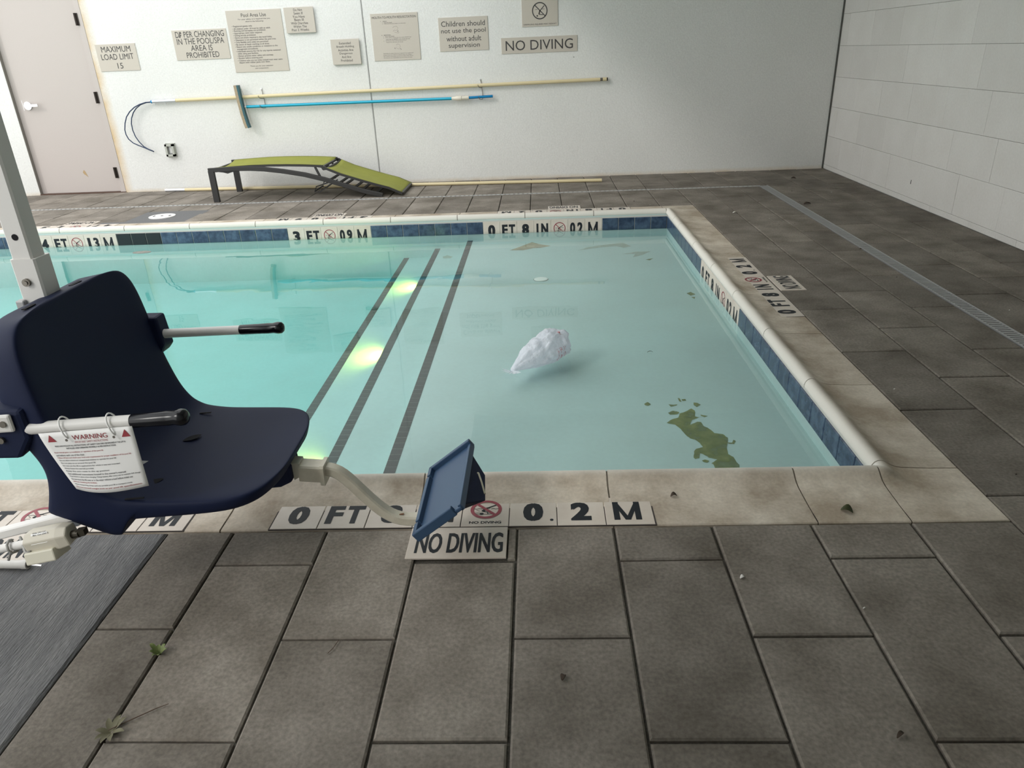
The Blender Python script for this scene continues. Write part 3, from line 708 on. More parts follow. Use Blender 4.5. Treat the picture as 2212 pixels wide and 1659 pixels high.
plate(-1.139, YF+0.079, -Xp, -Yp, 'upside-down NO DIVING tile on the far deck in front of the lounger')
plate(-3.616, YF+0.079, -Xp, -Yp, 'upside-down NO DIVING tile on the far deck left of the round lid')
plate(2.4195, 2.5120, Yp, -Xp, 'sideways NO DIVING tile in the right-hand paving beside the coping')

# ------------------------------------------------------------------ signs on the back wall
def sign(name, x0, x1, z0, z1, items, label, standoff=0.003, th=0.004, extra=None, ring=None):
    w, h = x1-x0, z1-z0; y = YW-standoff-th
    b = MB(); b.cbox(-w/2, w/2, -h/2, h/2, -th-(standoff if standoff < 0.01 else 0), 0, 0.0012)
    o = b.obj(name, m_sign); o.matrix_world = basis(Vector(((x0+x1)/2, y, (z0+z1)/2)), Xp, Zp); tag(o, label, 'sign')
    t = MB()
    for it in items:
        body, fx, fy, tw, thh, al = it
        vs, fs = fit_text(body, tw, thh, 0.0, al); t.add(place(vs, fx*w-w/2, h/2-fy*h), fs)
    if extra: extra(t, w, h)
    l = t.obj('lettering', m_signink, o, fix=False); l.location = (0, 0, 0.0008)
    if standoff > 0.01:
        b = MB(); b.box(-w/2+.01, w/2-.01, -h/2-.004, h/2-.01, -th-standoff, -th)
        b.obj('mounting_block', M('sign_back', (0.45, 0.44, 0.42), 0.7), o)
    return o
C_ = 'CENTER'; L_ = 'LEFT'
sign('wall_sign', -4.056, -3.597, 1.346, 1.6235, [('MAXIMUM',.5,.19,.335,.060,C_),('LOAD LIMIT',.5,.47,.372,.060,C_),('15',.52,.81,.064,.058,C_)], 'taupe sign reading MAXIMUM LOAD LIMIT 15 beside the door')
def diaper(t, w, h):
    # the second A has lost its right half
    pass
def clipped_A():
    vs, fs = fit_text('A', .050, .060)
    me = bpy.data.meshes.new('t'); me.from_pydata(vs, [], fs); bm = bmesh.new(); bm.from_mesh(me)
    bmesh.ops.bisect_plane(bm, geom=bm.verts[:]+bm.edges[:]+bm.faces[:], plane_co=(0.006,0,0), plane_no=(1,-0.15,0), clear_outer=True)
    bm.verts.ensure_lookup_table(); bm.verts.index_update()
    r = [tuple(v.co) for v in bm.verts], [tuple(v.index for v in f.verts) for f in bm.faces]; bm.free(); bpy.data.meshes.remove(me); return r
def diaper(t, w, h):
    vs, fs = clipped_A(); t.add(place(vs, -0.207, h/2-.15*h), fs)
sign('wall_sign', -3.152, -2.537, 1.427, 1.731, [('DI',.105,.15,.054,.060,C_),('PER CHANGING',.585,.15,.455,.060,C_),('IN THE POOL/SPA',.5,.38,.535,.060,C_),('AREA IS',.5,.61,.247,.058,C_),('PROHIBITED',.5,.84,.372,.058,C_)], 'taupe sign reading DIAPER CHANGING PROHIBITED with a damaged letter A', extra=diaper)
rules = [('• Registered guests only.',0),('• All children under 14 must be with an adult.',0),('• Running and horseplay are prohibited.',0),('• Appropriate swim wear required.',0),('• Diving strictly prohibited.',0),
  ('• Shirts and shoes required in the hotel lobby.',0),('• Glassware is not permitted within the pool area.',0),('• Only flexible swim aides are permitted.',0),('• Be aware of depth markings at all times.',0),('• Report any unsafe conditions or violations to the',0),('management immediately.',1),
  ('• Individuals assume the risk for any injuries sustained',0),('while using pool facilities.',1),('• Always practice water safety and courtesy.',0),('• Shower before entering pool.',0),('• Children who are not toilet trained must wear swim',0),('diapers with rubber pants over them.',1)]
def rules_extra(t, w, h):
    vs, fs = text_geo(rules[11][0], 1, 1, 0, 'LEFT'); W_ = max(v[0] for v in vs); k = 0.505/W_
    for i, (s_, ind) in enumerate(rules):
        vs, fs = text_geo(s_, 1, 1, 0.004, 'LEFT'); t.add([(x*k-w/2+.045+ind*.014, y*k+h/2-.158-i*.0229, 0) for x, y, z in vs], fs)
sign('wall_sign', -2.507, -1.892, 1.2775, 1.90, [('Pool Area Use',.5,.080,.278,.036,C_),('For your safety, it is required that you',.5,.146,.357,.017,C_),('observe the following:',.5,.183,.204,.017,C_),('Thank you for your attention',.5,.905,.262,.017,C_),('and cooperation.',.5,.943,.155,.017,C_)], 'large taupe Pool Area Use sign with a bulleted list of rules', extra=rules_extra)
k = .00118
sign('wall_sign', -1.852, -1.526, 1.652, 1.9045, [('Do Not',.48,.105,83*k,.024,C_),('Swim If',.48,.236,85*k,.026,C_),('You Have',.48,.366,113*k,.024,C_),('Been Ill',.48,.49,88*k,.024,C_),('With Diarrhea',.48,.62,160*k,.024,C_),('Within The',.48,.75,125*k,.024,C_),('Past 2 Weeks',.48,.88,162*k,.024,C_)], 'small taupe sign reading Do Not Swim If You Have Been Ill', standoff=0.022)
k = .00115
sign('wall_sign', -1.381, -1.063, 1.3145, 1.571, [('Extended',.5,.16,112*k,.024,C_),('Breath Holding',.5,.30,170*k,.027,C_),('Activities Are',.5,.43,148*k,.024,C_),('Dangerous',.5,.57,125*k,.027,C_),('And Are',.5,.70,92*k,.024,C_),('Prohibited',.5,.84,115*k,.024,C_)], 'small taupe sign about Extended Breath Holding left of the wall joint', standoff=0.022)
def mouth_extra(t, w, h):
    k = .000366; k2 = .000333
    rows_ = [('A.',285,235,0),('AIRWAY',360,235,125),('1.',345,272,0),('Clear the mouth.',395,272,250),('2.',345,312,0),('Check to be sure the airway is not obstructed.',395,312,655),
             ('B.',290,645,0),('BREATHING',360,645,205),('1.',335,685,0),('Pinch nose closed.',395,685,280),('2.',335,728,0),('Cover victim\'s mouth with your mouth. BLOW until',395,728,785),('chest rises. For INFANT: cover mouth and nose',405,775,735),
             ('3.',335,820,0),('Remove your mouth. Listen for the return of air.',400,820,630),('Repeat 12 to 20 times per minute.',410,865,520),
             ('CAUTION: If a victim is found and respiration has stopped, start',285,1205,930),('artificial respiration. Blow air until the chest rises. Repeat',285,1250,865),('and continue at the proper rate until the victim revives. Should',285,1293,905),('the chest not rise, check head, neck and airway and retry.',285,1338,880)]
    for s_, x, y, wd in rows_:
        if wd: vs, fs = fit_text(s_, wd*k, 22*k2*1.2, 0, L_)
        else: vs, fs = fit_text(s_, 20*k, 20*k2*1.2, 0, L_)
        t.add([(a-w/2+x*k, c+h/2-y*k2, 0) for a, c, d in vs], fs)
    for p in ([(640,430),(690,400),(760,390),(800,430),(790,490),(740,520),(690,500),(650,540)],[(690,560),(740,580),(800,600),(830,560)],[(700,960),(740,920),(800,940),(830,1000),(800,1040)],[(690,1010),(720,1060),(780,1080),(830,1060)]):
        for a, c in zip(p, p[1:]):
            vs, fs = bar_geo((a[0]*k-w/2, h/2-a[1]*k2), (c[0]*k-w/2, h/2-c[1]*k2), .0012); t.add(vs, fs)
    for a, c in (((800,520),(780,560)),((650,1030),(665,1070)),((830,1060),(845,1100))):
        vs, fs = bar_geo((a[0]*k-w/2, h/2-a[1]*k2), (c[0]*k-w/2, h/2-c[1]*k2), .004); t.add(vs, fs)
sign('wall_sign', -0.913, -0.3925, 1.3355, 1.8065, [('MOUTH-TO-MOUTH RESUSCITATION',.5,.085,.485,.0225,C_)], 'taupe MOUTH-TO-MOUTH RESUSCITATION instruction sign right of the wall joint', extra=mouth_extra)
sign('wall_sign', -0.1715, 0.371, 1.403, 1.7385, [('Children should',.5,.19,.48,.052,C_),('not use the pool',.5,.415,.49,.060,C_),('without adult',.5,.63,.385,.052,C_),('supervision',.5,.855,.345,.058,C_)], 'taupe sign reading Children should not use the pool without adult supervision')
sign('wall_sign', 0.5095, 1.347, 1.352, 1.512, [('NO DIVING',.5,.5,.741,.100,C_)], 'long taupe wall sign reading NO DIVING in large letters')
def danger_extra(t, w, h):
    r = .084; cy = -h/2+.152
    for vs, fs in (ring_geo(1, .87), bar_geo((-.66,.68),(.70,-.64),.11), bar_geo((.02,.0),(.58,.58),.10), bar_geo((.02,.05),(-.12,-.38),.16), bar_geo((-.15,-.40),(.42,-.47),.08), bar_geo((-.62,.15),(-.3,.15),.04), bar_geo((.3,.18),(.62,.18),.04)):
        t.add([(x*r, cy+y*r, 0) for x, y, z in vs], fs)
    t.add([(-.34*r+.10*r*math.cos(2*PI*j/12), cy-.58*r+.10*r*math.sin(2*PI*j/12), 0) for j in range(12)], [tuple(range(12))])
sign('wall_sign', 0.7455, 1.1385, 1.612, 1.98, [('SHALLOW WATER',.47,.245,.30,.036,C_),('DANGER',.5,.10,.32,.055,C_),('CRIPPLING INJURIES MAY RESULT',.5,.945,.358,.017,C_)], 'taupe warning sign with a black no-diving ring, cut by the photo edge', extra=danger_extra)

# ------------------------------------------------------------------ poles and fittings on the back wall
def bez(p): return p
hk = tag(empty('rescue_hook', (-3.26, 6.905, 1.013)), 'long cream pole with a navy loop end hung along the back wall', 'pole')
def hp(b, n, m, **k): o = b.obj(n, m, hk, **k); local(o, hk); return o
pz = lambda x: 1.0125+(x+3.26)*0.0083
b = MB(); b.tube([(-3.256,6.905,pz(-3.256)),(1.60,6.905,pz(1.60))], 0.0185, 12); hp(b, 'pole_shaft', m_pole, smooth=False)
b = MB(); b.tube([(1.60,6.905,pz(1.60)),(1.628,6.905,pz(1.628))], 0.0165, 12); hp(b, 'pole_band', m_bolt)
b = MB(); b.tube([(1.628,6.905,pz(1.628)),(1.672,6.905,pz(1.672))], 0.0195, 12); hp(b, 'pole_tip', m_pole)
b = MB(); b.disc((1.672,6.905,pz(1.672)), 0.017, 0.012, 12, (1,0,0)); hp(b, 'end_plug', m_navyd)
b = MB(); b.tube([(-3.529,6.905,1.011),(-3.254,6.905,1.0125)], 0.0205, 12)
for x in (-3.50, -3.38): b.tube([(x,6.900,1.035),(x,6.900,0.975)], 0.005, 6)
o = hp(b, 'sleeve', m_alu); smooth_by_angle(o)
out_ = [(-3.528,1.007),(-3.604,1.005),(-3.675,.987),(-3.739,.959),(-3.8,.915),(-3.849,.86),(-3.881,.794),(-3.902,.721),(-3.902,.669),(-3.885,.616),(-3.845,.572),(-3.791,.541),(-3.735,.515),(-3.685,.486),(-3.644,.466)]
in_ = [(-3.538,1.006),(-3.603,1.003),(-3.675,.983),(-3.735,.947),(-3.78,.902),(-3.816,.842),(-3.834,.78),(-3.836,.712),(-3.821,.638),(-3.791,.578),(-3.748,.524),(-3.699,.492),(-3.648,.469)]
b = MB()
pts = [(x, 6.905-.05*math.sin(PI*i/14)-.015*i/14, z) for i, (x, z) in enumerate(out_)]+[(-3.640, 6.889, .462)]+[(x, 6.905-.015*i/12, z) for i, (x, z) in reversed(list(enumerate(in_)))]
b.tube(pts, 0.0062, 8); o = hp(b, 'hook_loop', m_navytube, smooth=True)
b = MB(); b.disc((-3.545,6.905,1.009), 0.018, 0.02, 10, (1,0,0)); hp(b, 'loop_ferrule', m_azure)

br = tag(empty('pool_brush', (-2.45, 6.89, .914)), 'cyan pole with a tan bristle brush head hung below the cream pole', 'brush')
def bp(b, n, m, **k): o = b.obj(n, m, br, **k); local(o, br); return o
b = MB(); b.tube([(-2.44,6.893,.915),(-0.03,6.893,.9165)], 0.0165, 12); o = bp(b, 'pole_shaft', m_cyan); smooth_by_angle(o)
b = MB(); b.tube([(-2.47,6.885,.914),(-2.43,6.893,.915)], 0.009, 8); bp(b, 'socket', m_wplast)
b = MB(); b.tube([(-.075,6.893,.917),(-.03,6.893,.917),(-.025,6.893,.917),(.035,6.893,.917),(.036,6.893,.917),(.12,6.893,.918)], [.017,.021,.025,.025,.021,.021], 12); o = bp(b, 'twist_collar', M('collar_ivory', (0.66,0.62,0.52), 0.4)); smooth_by_angle(o)
b = MB(); b.tube([(.12,6.893,.918),(.392,6.893,.924)], 0.0145, 12); o = bp(b, 'inner_pole', m_azure); smooth_by_angle(o)
bx = [(-2.486,1.148),(-2.482,1.07),(-2.476,.97),(-2.464,.846),(-2.448,.74),(-2.436,.690)]
b = MB(); b.rtube([(x, 6.865, z) for x, z in bx], 0.03, 0.011, (0,1,0)); bp(b, 'brush_back', m_teal)
b = MB(); b.rtube([(x-.026, 6.862, z) for x, z in bx], 0.026, 0.017, (0,1,0)); bp(b, 'bristles', m_bristle)
b = MB(); b.tube([(-2.472,6.905,1.11),(-2.455,6.915,1.0),(-2.447,6.915,.87),(-2.43,6.905,.75)], .006, 6); bp(b, 'stay', m_wplast)
for n, (x, lab) in enumerate(((-2.245, 'thin wire hook holding the poles just right of the brush'), (0.262, 'thin wire hook holding the right ends of the poles'))):
    h = tag(empty('wire_hook', (x, 6.93, 1.0)), lab, 'hook')
    b = MB(); b.tube([(x-.004,YW-.002,1.098),(x+.004,6.925,1.06),(x+.010,6.928,.99),(x+.014,6.928,.91),(x+.008,6.928,.892)], .0035, 6); o = b.obj('hook_stem', m_bolt, h); local(o, h)
    for zz in (1.0, .895):
        b = MB(); zc_ = (pz(x)-.021) if zz == 1.0 else .897
        b.tube([(x+.012,6.928,zc_-.002),(x-.004,6.905,zc_-.004),(x-.020,6.868,zc_+.004),(x-.030,6.862,zc_+.030)], .0035, 6); o = b.obj('hook_arm', m_bolt, h); local(o, h)
    b = MB(); b.disc((x-.004, YW-.001, 1.10), .008, .012, 8, (0,-1,0)); o = b.obj('nail', m_chrome, h); local(o, h)
b = MB(); b.box(-3.51, -3.392, YW-.012, YW, .392, .548)
ob = tag(b.obj('outlet_box', m_outlet), 'small grey weatherproof outlet box on the wall below the navy loop', 'outlet')
b = MB(); x0, x1, z0, z1 = -3.50, -3.40, .402, .538
for a in ((x0,x1,z1-.022,z1),(x0,x1,z0,z0+.022),(x0,x0+.022,z0,z1),(x1-.022,x1,z0,z1)): b.box(a[0],a[1],YW-.052,YW-.012,a[2],a[3])
b.obj('cover_frame', m_outlet, ob)
b = MB(); b.box(x0+.022,x1-.022,YW-.02,YW-.012,z0+.022,z1-.022); b.obj('outlet_plate', M('outlet_grey', (0.30,0.30,0.30), .5), ob)  # mid-grey plate set back inside the cover frame
b = MB(); b.box(-3.462,-3.430,YW-.026,YW-.02,.436,.516); b.obj('outlet_face', m_outface, ob)

gp = tag(empty('spare_pole', (-3.6, 6.9, .0)), 'cream pole lying on the deck behind the lounger', 'pole')
PA, PB = Vector((-3.60, 6.872, .0185)), Vector((1.60, 6.51, .0185))
pt = lambda f: PA.lerp(PB, f)
b = MB(); b.tube([pt(.048), pt(.985)], .0180, 12); o = b.obj('pole_shaft', m_pole, gp); local(o, gp)
b = MB(); b.tube([pt(0), pt(.048)], .0185, 12); o = b.obj('sleeve', m_alu, gp); local(o, gp)
b = MB(); b.tube([pt(.985), pt(1.0)], .0185, 12); o = b.obj('pole_tip', m_pole, gp); local(o, gp)

# ------------------------------------------------------------------ lounger
lo = tag(empty('sun_lounger', (-1.6, 6.37, 0)), 'olive sling lounger with a charcoal frame and lowered back by the wall', 'lounger')
YA, YB = 6.04, 6.705
def lp(b, n, m, **k): o = b.obj(n, m, lo, **k); local(o, lo); return o
rail = [(-2.655,.338),(-2.40,.347),(-2.20,.343),(-2.05,.332),(-1.84,.302),(-1.62,.260),(-1.41,.203),(-1.20,.133),(-1.0,.066),(-.80,.016)]
for y in (YA, YB):
    b = MB(); b.rtube([(x, y, z) for x, z in rail], .016, .023, (0,1,0), .004); lp(b, 'side_rail', m_dframe)
    b = MB(); b.cbox(-2.657, -2.597, y-.019, y+.019, .0, .335, .002); lp(b, 'leg', m_dframe)
    b = MB(); b.add([(-2.58,y-.004,.322),(-2.50,y-.004,.312),(-2.45,y-.004,.298),(-2.40,y-.004,.312),(-2.34,y-.004,.326),(-2.58,y+.004,.322),(-2.50,y+.004,.312),(-2.45,y+.004,.298),(-2.40,y+.004,.312),(-2.34,y+.004,.326)],
          [(0,1,2,3,4),(9,8,7,6,5),(0,5,6,1),(1,6,7,2),(2,7,8,3),(3,8,9,4)]); lp(b, 'gusset', m_dframe)
b = MB(); b.rtube([(-2.637, YA, .322), (-2.637, YB, .322)], .012, .014, (1,0,0)); lp(b, 'cross_rail', m_dframe)
seatp = [(-2.625,.347),(-2.46,.357),(-2.2,.366),(-2.0,.366),(-1.8,.361),(-1.6,.352),(-1.415,.338)]
backp = [(-1.40,.322),(-1.23,.247),(-1.04,.184),(-.87,.130),(-.73,.090),(-.585,.024)]
for y in (YA+.015, YB-.015):
    b = MB(); b.rtube([(x, y, z) for x, z in seatp], .012, .011, (0,1,0)); lp(b, 'seat_rail', m_dframe)
    b = MB(); b.rtube([(x, y, z) for x, z in backp], .013, .012, (0,1,0)); lp(b, 'back_rail', m_dframe)
    b = MB(); b.rtube([(-1.50, y, .335), (-1.455, y, .222)], .010, .010, (0,1,0)); lp(b, 'bracket', m_dframe)
    b = MB(); b.disc((-1.405, y-.012, .318), .022, .024, 14, (0,1,0)); lp(b, 'hinge_disc', m_dframe)
for nm, x, z, hw in (('cross_bar', -1.425, .326, .010), ('cross_bar', -1.385, .306, .010), ('cross_bar', -.59, .026, .013)):
    b = MB(); b.rtube([(x, YA+.02, z), (x, YB-.02, z)], hw, .010, (1,0,0)); lp(b, nm, m_dframe)
for x in (-1.36, -1.26, -1.20, -1.10, -1.02, -.87):
    f = [z for (xx, z) in rail if xx <= x][-1]; i = max(j for j in range(len(rail)) if rail[j][0] <= x); a, c = rail[i], rail[i+1]; z = a[1]+(c[1]-a[1])*(x-a[0])/(c[0]-a[0])
    b = MB(); b.rtube([(x, YA, z+.004), (x, YB, z+.004)], .017, .006, (1,0,0)); lp(b, 'rung', m_dframe)
b = MB()
for y in (6.20, 6.52): b.rtube([(-1.42, y, .145), (-1.56, y, .105), (-1.585, y, .050), (-1.53, y, .045), (-1.40, y, .125)], .006, .006, (0,1,0))
b.rtube([(-1.578, 6.20, .062), (-1.578, 6.52, .062)], .008, .006, (1,0,0)); lp(b, 'prop_stand', m_dframe)
def sling(path, n, ya, yb, sag):
    b = MB(); k = len(path); m = 13; v = []; f = []
    for x, z in path:
        for j in range(m):
            t = j/(m-1); s_ = math.sin(PI*t)
            v.append((x, ya+(yb-ya)*t, z+.013-sag*s_**.8))
    for i in range(k-1):
        for j in range(m-1): f.append((i*m+j, (i+1)*m+j, (i+1)*m+j+1, i*m+j+1))
    b.add(v, f); o = lp(b, n, m_sling, smooth=True, fix=False)
    s_ = o.modifiers.new('solid', 'SOLIDIFY'); s_.thickness = .004; s_.offset = 0
def dens(path, n=16):
    out = []
    for i in range(n):
        f = i/(n-1)*(len(path)-1); a = min(int(f), len(path)-2); u = f-a; out.append((path[a][0]+(path[a+1][0]-path[a][0])*u, path[a][1]+(path[a+1][1]-path[a][1])*u))
    return out
sling(dens([(x+.01, z) for x, z in seatp][:-1]+[(-1.43,.339)]), 'seat_sling', YA+.012, YB-.012, .034)
sling(dens([(-1.37,.310)]+backp[1:]), 'back_sling', YA+.012, YB-.012, .026)

# ------------------------------------------------------------------ round lid on the far deck
b = MB(); b.disc((-2.906, 5.330, 0.0), .127, .006, 36); b.disc((-2.906, 5.330, .006), .105, .0015, 36)
lid = tag(b.obj('skimmer_lid', m_lid), 'round white lid set in a dark concrete patch of the far deck', 'lid')
b = MB(); b.box(-2.992,-2.976,5.30,5.345,.0076,.0085); b.box(-2.836,-2.820,5.31,5.355,.0076,.0085); b.disc((-2.906,5.328,.0076), .014, .001, 12)
b.obj('lift_slot', m_navyd, lid)

# ------------------------------------------------------------------ pool lift chair
CY = -0.055
ch = tag(empty('pool_lift', (-0.55, CY, 0.0)), 'navy pool lift chair with white mast and armrests, blue footrest and beige motor', 'pool lift')
def cp(b, n, m, parent=None, **k):
    o = b.obj(n, m, parent or ch, **k)
    if parent is None: local(o, ch)
    return o
# shell: front point, half width, back point, half width
ST = [(-.385,.839,.100,-.430,.830,.10),(-.374,.839,.195,-.455,.824,.17),(-.367,.828,.246,-.467,.810,.212),(-.361,.797,.278,-.472,.780,.242),(-.354,.750,.295,-.472,.735,.260),(-.344,.66,.302,-.468,.640,.272),(-.330,.55,.304,-.445,.530,.285),
      (-.318,.50,.304,-.405,.475,.292),(-.306,.455,.303,-.392,.430,.295),(-.292,.418,.301,-.404,.372,.297),(-.278,.394,.300,-.420,.330,.297),(-.270,.384,.299,-.427,.312,.297),(-.262,.375,.298,-.424,.306,.296),(-.250,.366,.297,-.400,.292,.295),(-.232,.356,.296,-.300,.240,.291),(-.215,.351,.295,-.275,.228,.290),(-.19,.347,.294,-.252,.227,.288),(-.18,.346,.293,-.246,.230,.287),(-.16,.344,.292,-.232,.262,.285),(-.145,.343,.291,-.222,.275,.284),(-.12,.342,.290,-.205,.278,.283),(-.04,.341,.288,-.10,.284,.281),
      (.045,.342,.283,.035,.292,.277),(.100,.343,.265,.092,.298,.259),(.138,.342,.226,.130,.302,.220),(.157,.340,.168,.149,.306,.160),(.166,.336,.10,.160,.310,.09)]
TS = [-1,-.955,-.88,-.7,-.4,0,.4,.7,.88,.955,1]
TB = [1,.93,.6,0,-.6,-.93,-1]
b = MB(); v = []; f = []; nr = len(TS)+len(TB)
for i, (xf, zf, wf, xb, zb, wb_) in enumerate(ST):
    a, c = ST[max(i-1,0)], ST[min(i+1,len(ST)-1)]
    tx, tz = c[0]-a[0], c[1]-a[1]; l = math.hypot(tx, tz); nx, nz = -tz/l, tx/l      # front normal
    if nx*1+nz*1 < 0: nx, nz = -nx, -nz
    dish = .020*min(1, i/4)*min(1, (len(ST)-1-i)/4)
    for t in TS:
        e = max(0, abs(t)-.9)/.1
        d = -dish*(1-abs(t)**2.2)-.010*e*e
        v.append((xf+nx*d, CY+wf*t, zf+nz*d))
    for t in TB: v.append((xb, CY+wb_*t, zb))
for i in range(len(ST)-1):
    for j in range(nr): f.append((i*nr+j, i*nr+(j+1)%nr, (i+1)*nr+(j+1)%nr, (i+1)*nr+j))
f.append(tuple(range(nr))); f.append(tuple((len(ST)-1)*nr+j for j in range(nr))[::-1])
b.add(v, f); shell = cp(b, 'seat_shell', m_navy, smooth=True, sub=2)
# drain holes and slots: flat black shapes on the shell, imitating shaded recesses
def lens(cx, cy, z, L_, w, ang, n=10, dz=None):
    vs = []
    for j in range(n+1): u = -1+2*j/n; vs.append((u*L_, w*(1-u*u)))
    for j in range(n-1, 0, -1): u = -1+2*j/n; vs.append((u*L_, -w*(1-u*u)))
    ca, sa = math.cos(ang), math.sin(ang)
    return [(cx+x*ca-y*sa, cy+x*sa+y*ca, z) for x, y in vs]
b = MB()
for cx, cy, L_, w, an in ((-.187,.022,.030,.014,.75),(-.190,-.235,.034,.015,.75)):
    b = MB(); p = lens(cx, cy, .3335, L_, w, an); b.add(p, [tuple(range(len(p)))]); cp(b, 'drain_hole', m_navyd)
b = MB(); b.obox((-.205,.168,.345), (1,.12,0), (0,1,0), (0,0,1), .018, .0025, .0012); cp(b, 'drain_slot', m_navyd)
b = MB(); b.obox((-.184,-.332,.346), (1,.12,0), (0,1,0), (0,0,1), .024, .003, .0012)
cp(b, 'drain_slot', m_navyd)
b = MB(); b.obox((-.412, .024, .8315), (0,1,0), (1,0,0), (.12,0,1), .024, .005, .0012); cp(b, 'shell_slot', m_navyd)
b = MB(); b.obox((-.412,-.182,.8315), (0,1,0), (1,0,0), (.12,0,1), .022, .005, .0012)
cp(b, 'shell_slot', m_navyd)
# mast
b = MB(); b.rtube([(-.458, CY-.002, .70), (-.458, CY-.002, .932)], .0345, .0345, (0,1,0), .005); o = cp(b, 'mast_sleeve', m_white); smooth_by_angle(o)
b = MB(); b.rtube([(-.4595, CY-.004, .90), (-.4595, CY-.004, 1.62)], .0285, .0285, (0,1,0), .005); o = cp(b, 'mast', m_white); smooth_by_angle(o)
b = MB(); b.disc((-.462, CY-.036, .871), .0105, .008, 14, (0,-1,0)); b.disc((-.462, CY-.044, .871), .0065, .003, 6, (0,-1,0)); cp(b, 'sleeve_bolt', m_bolt)
b = MB(); b.disc((-.459, CY-.0325, .990), .0085, .0012, 14, (0,-1,0)); cp(b, 'mast_hole', m_navyd)
b = MB(); b.obox((-.492, CY-.038, .812), (1,0,0), (0,1,0), (0,0,1), .012, .012, .012); cp(b, 'clip', m_steel, bevel=.004)
# arm mounts
b = MB(); v8 = [(-.62,-.302,.500),(-.410,-.302,.500),(-.368,-.302,.560),(-.370,-.302,.636),(-.62,-.302,.630),(-.62,-.364,.488),(-.425,-.364,.488),(-.385,-.362,.545),(-.388,-.362,.622),(-.62,-.364,.622)]
b.add(v8, [(0,1,2,3,4),(9,8,7,6,5),(0,5,6,1),(1,6,7,2),(2,7,8,3),(3,8,9,4),(4,9,5,0)]); cp(b, 'arm_mount', m_navy, bevel=.010)
b = MB(); v8 = [(-.47,.225,.530),(-.335,.225,.530),(-.318,.225,.560),(-.322,.225,.655),(-.47,.225,.655),(-.47,.285,.530),(-.335,.285,.530),(-.312,.285,.552),(-.322,.285,.655),(-.47,.285,.655)]
b.add(v8, [(0,1,2,3,4),(9,8,7,6,5),(0,5,6,1),(1,6,7,2),(2,7,8,3),(3,8,9,4),(4,9,5,0)]); cp(b, 'arm_mount', m_navy, bevel=.008)
b = MB(); b.obox((-.492,-.368,.590), (1,0,.05), (0,1,0), (0,0,1), .084, .006, .024); cp(b, 'mount_plate', m_white, bevel=.006)
b = MB(); b.disc((-.428,-.374,.594), .0085, .004, 12, (0,-1,0)); b.disc((-.540,-.374,.588), .0085, .004, 12, (0,-1,0)); b.disc((-.455,-.364,.545), .0085, .006, 12, (0,-1,0)); cp(b, 'mount_bolt', m_bolt)
# armrests
b = MB(); b.tube([(-.405,-.345,.5655),(-.115,-.345,.582)], .0158, 18); o = cp(b, 'armrest', m_white); smooth_by_angle(o)
gr = MB(); gx = [(-.122,.0165),(-.118,.0178),(-.05,.0182),(-.03,.0190),(-.012,.0182),(-.006,.0200),(.004,.0215),(.014,.0200),(.020,.014),(.022,.004)]
gr.tube([(x,-.345,.5815+(x+.12)*.062) for x, r in gx], [r for x, r in gx], 18); cp(gr, 'grip', m_grip, smooth=True)
b = MB(); b.tube([(-.345,.25,.5925),(-.065,.25,.599)], .0148, 18); o = cp(b, 'armrest', m_white); smooth_by_angle(o)
gr = MB(); gx2 = [(x+.0515,r*.90) for x, r in gx]; gr.tube([(x,.25,.599+(x+.07)*.03) for x, r in gx2], [r for x, r in gx2], 18); cp(gr, 'grip', m_grip, smooth=True)
# warning label hanging from the near armrest on two cable ties
def sheet(u, vv):
    """u along the armrest, vv downwards, 0..1"""
    k = 1-u
    x = -.358+.243*u+.052*k**1.4*vv**1.2+.006*vv
    y = -.362-.010*vv-.030*math.sin(PI*min(1,k*1.1)*.5)*vv**2+.030*k*k*vv**2
    z = .560+.016*u-.166*vv+.010*k*vv-.010*math.sin(PI*u)*vv*.6
    return Vector((x, y, z))
def sheet_n(u, vv):
    e = .01; a = sheet(u+e, vv)-sheet(u-e, vv); c = sheet(u, vv+e)-sheet(u, vv-e); n = a.cross(c).normalized()
    return n if n.y < 0 else -n
b = MB(); n1, n2 = 18, 12; v = [sheet(i/n1, j/n2) for j in range(n2+1) for i in range(n1+1)]
f = [(j*(n1+1)+i, j*(n1+1)+i+1, (j+1)*(n1+1)+i+1, (j+1)*(n1+1)+i) for j in range(n2) for i in range(n1)]
b.add(v, f); lab = cp(b, 'warning_label', m_label, smooth=True, fix=False); s_ = lab.modifiers.new('solid', 'SOLIDIFY'); s_.thickness = .0012; s_.offset = 0
LW, LH = .243, .166
def on_sheet(mb, vs, fs):
    mb.add([tuple(sheet(x/LW, y/LH)+sheet_n(x/LW, y/LH)*.0016) for x, y, z in vs], fs)
def subdiv(vs, fs): return vs, fs
red = MB(); blk = MB()
def ltext(mb, body, cx, cy, w, h=None, al='CENTER', bold=0):
    vs, fs = fit_text(body, w, h, bold, al); on_sheet(mb, [(cx+x, cy-y, 0) for x, y, z in vs], fs)
ltext(red, 'WARNING', .128, .0175, .092, .0125)
ltext(red, 'IMPORTANT SAFETY INSTRUCTIONS', .128, .0300, .088, .0052)
ltext(blk, 'READ AND FOLLOW ALL INSTRUCTIONS. LIFT SAFETY CAN ONLY BE ENSURED IF THE LIFT IS', .121, .0385, .190, .0042, bold=.02)
ltext(blk, 'INSTALLED AND OPERATED PROPERLY AS PER INSTRUCTIONS', .121, .0455, .135, .0042, bold=.02)
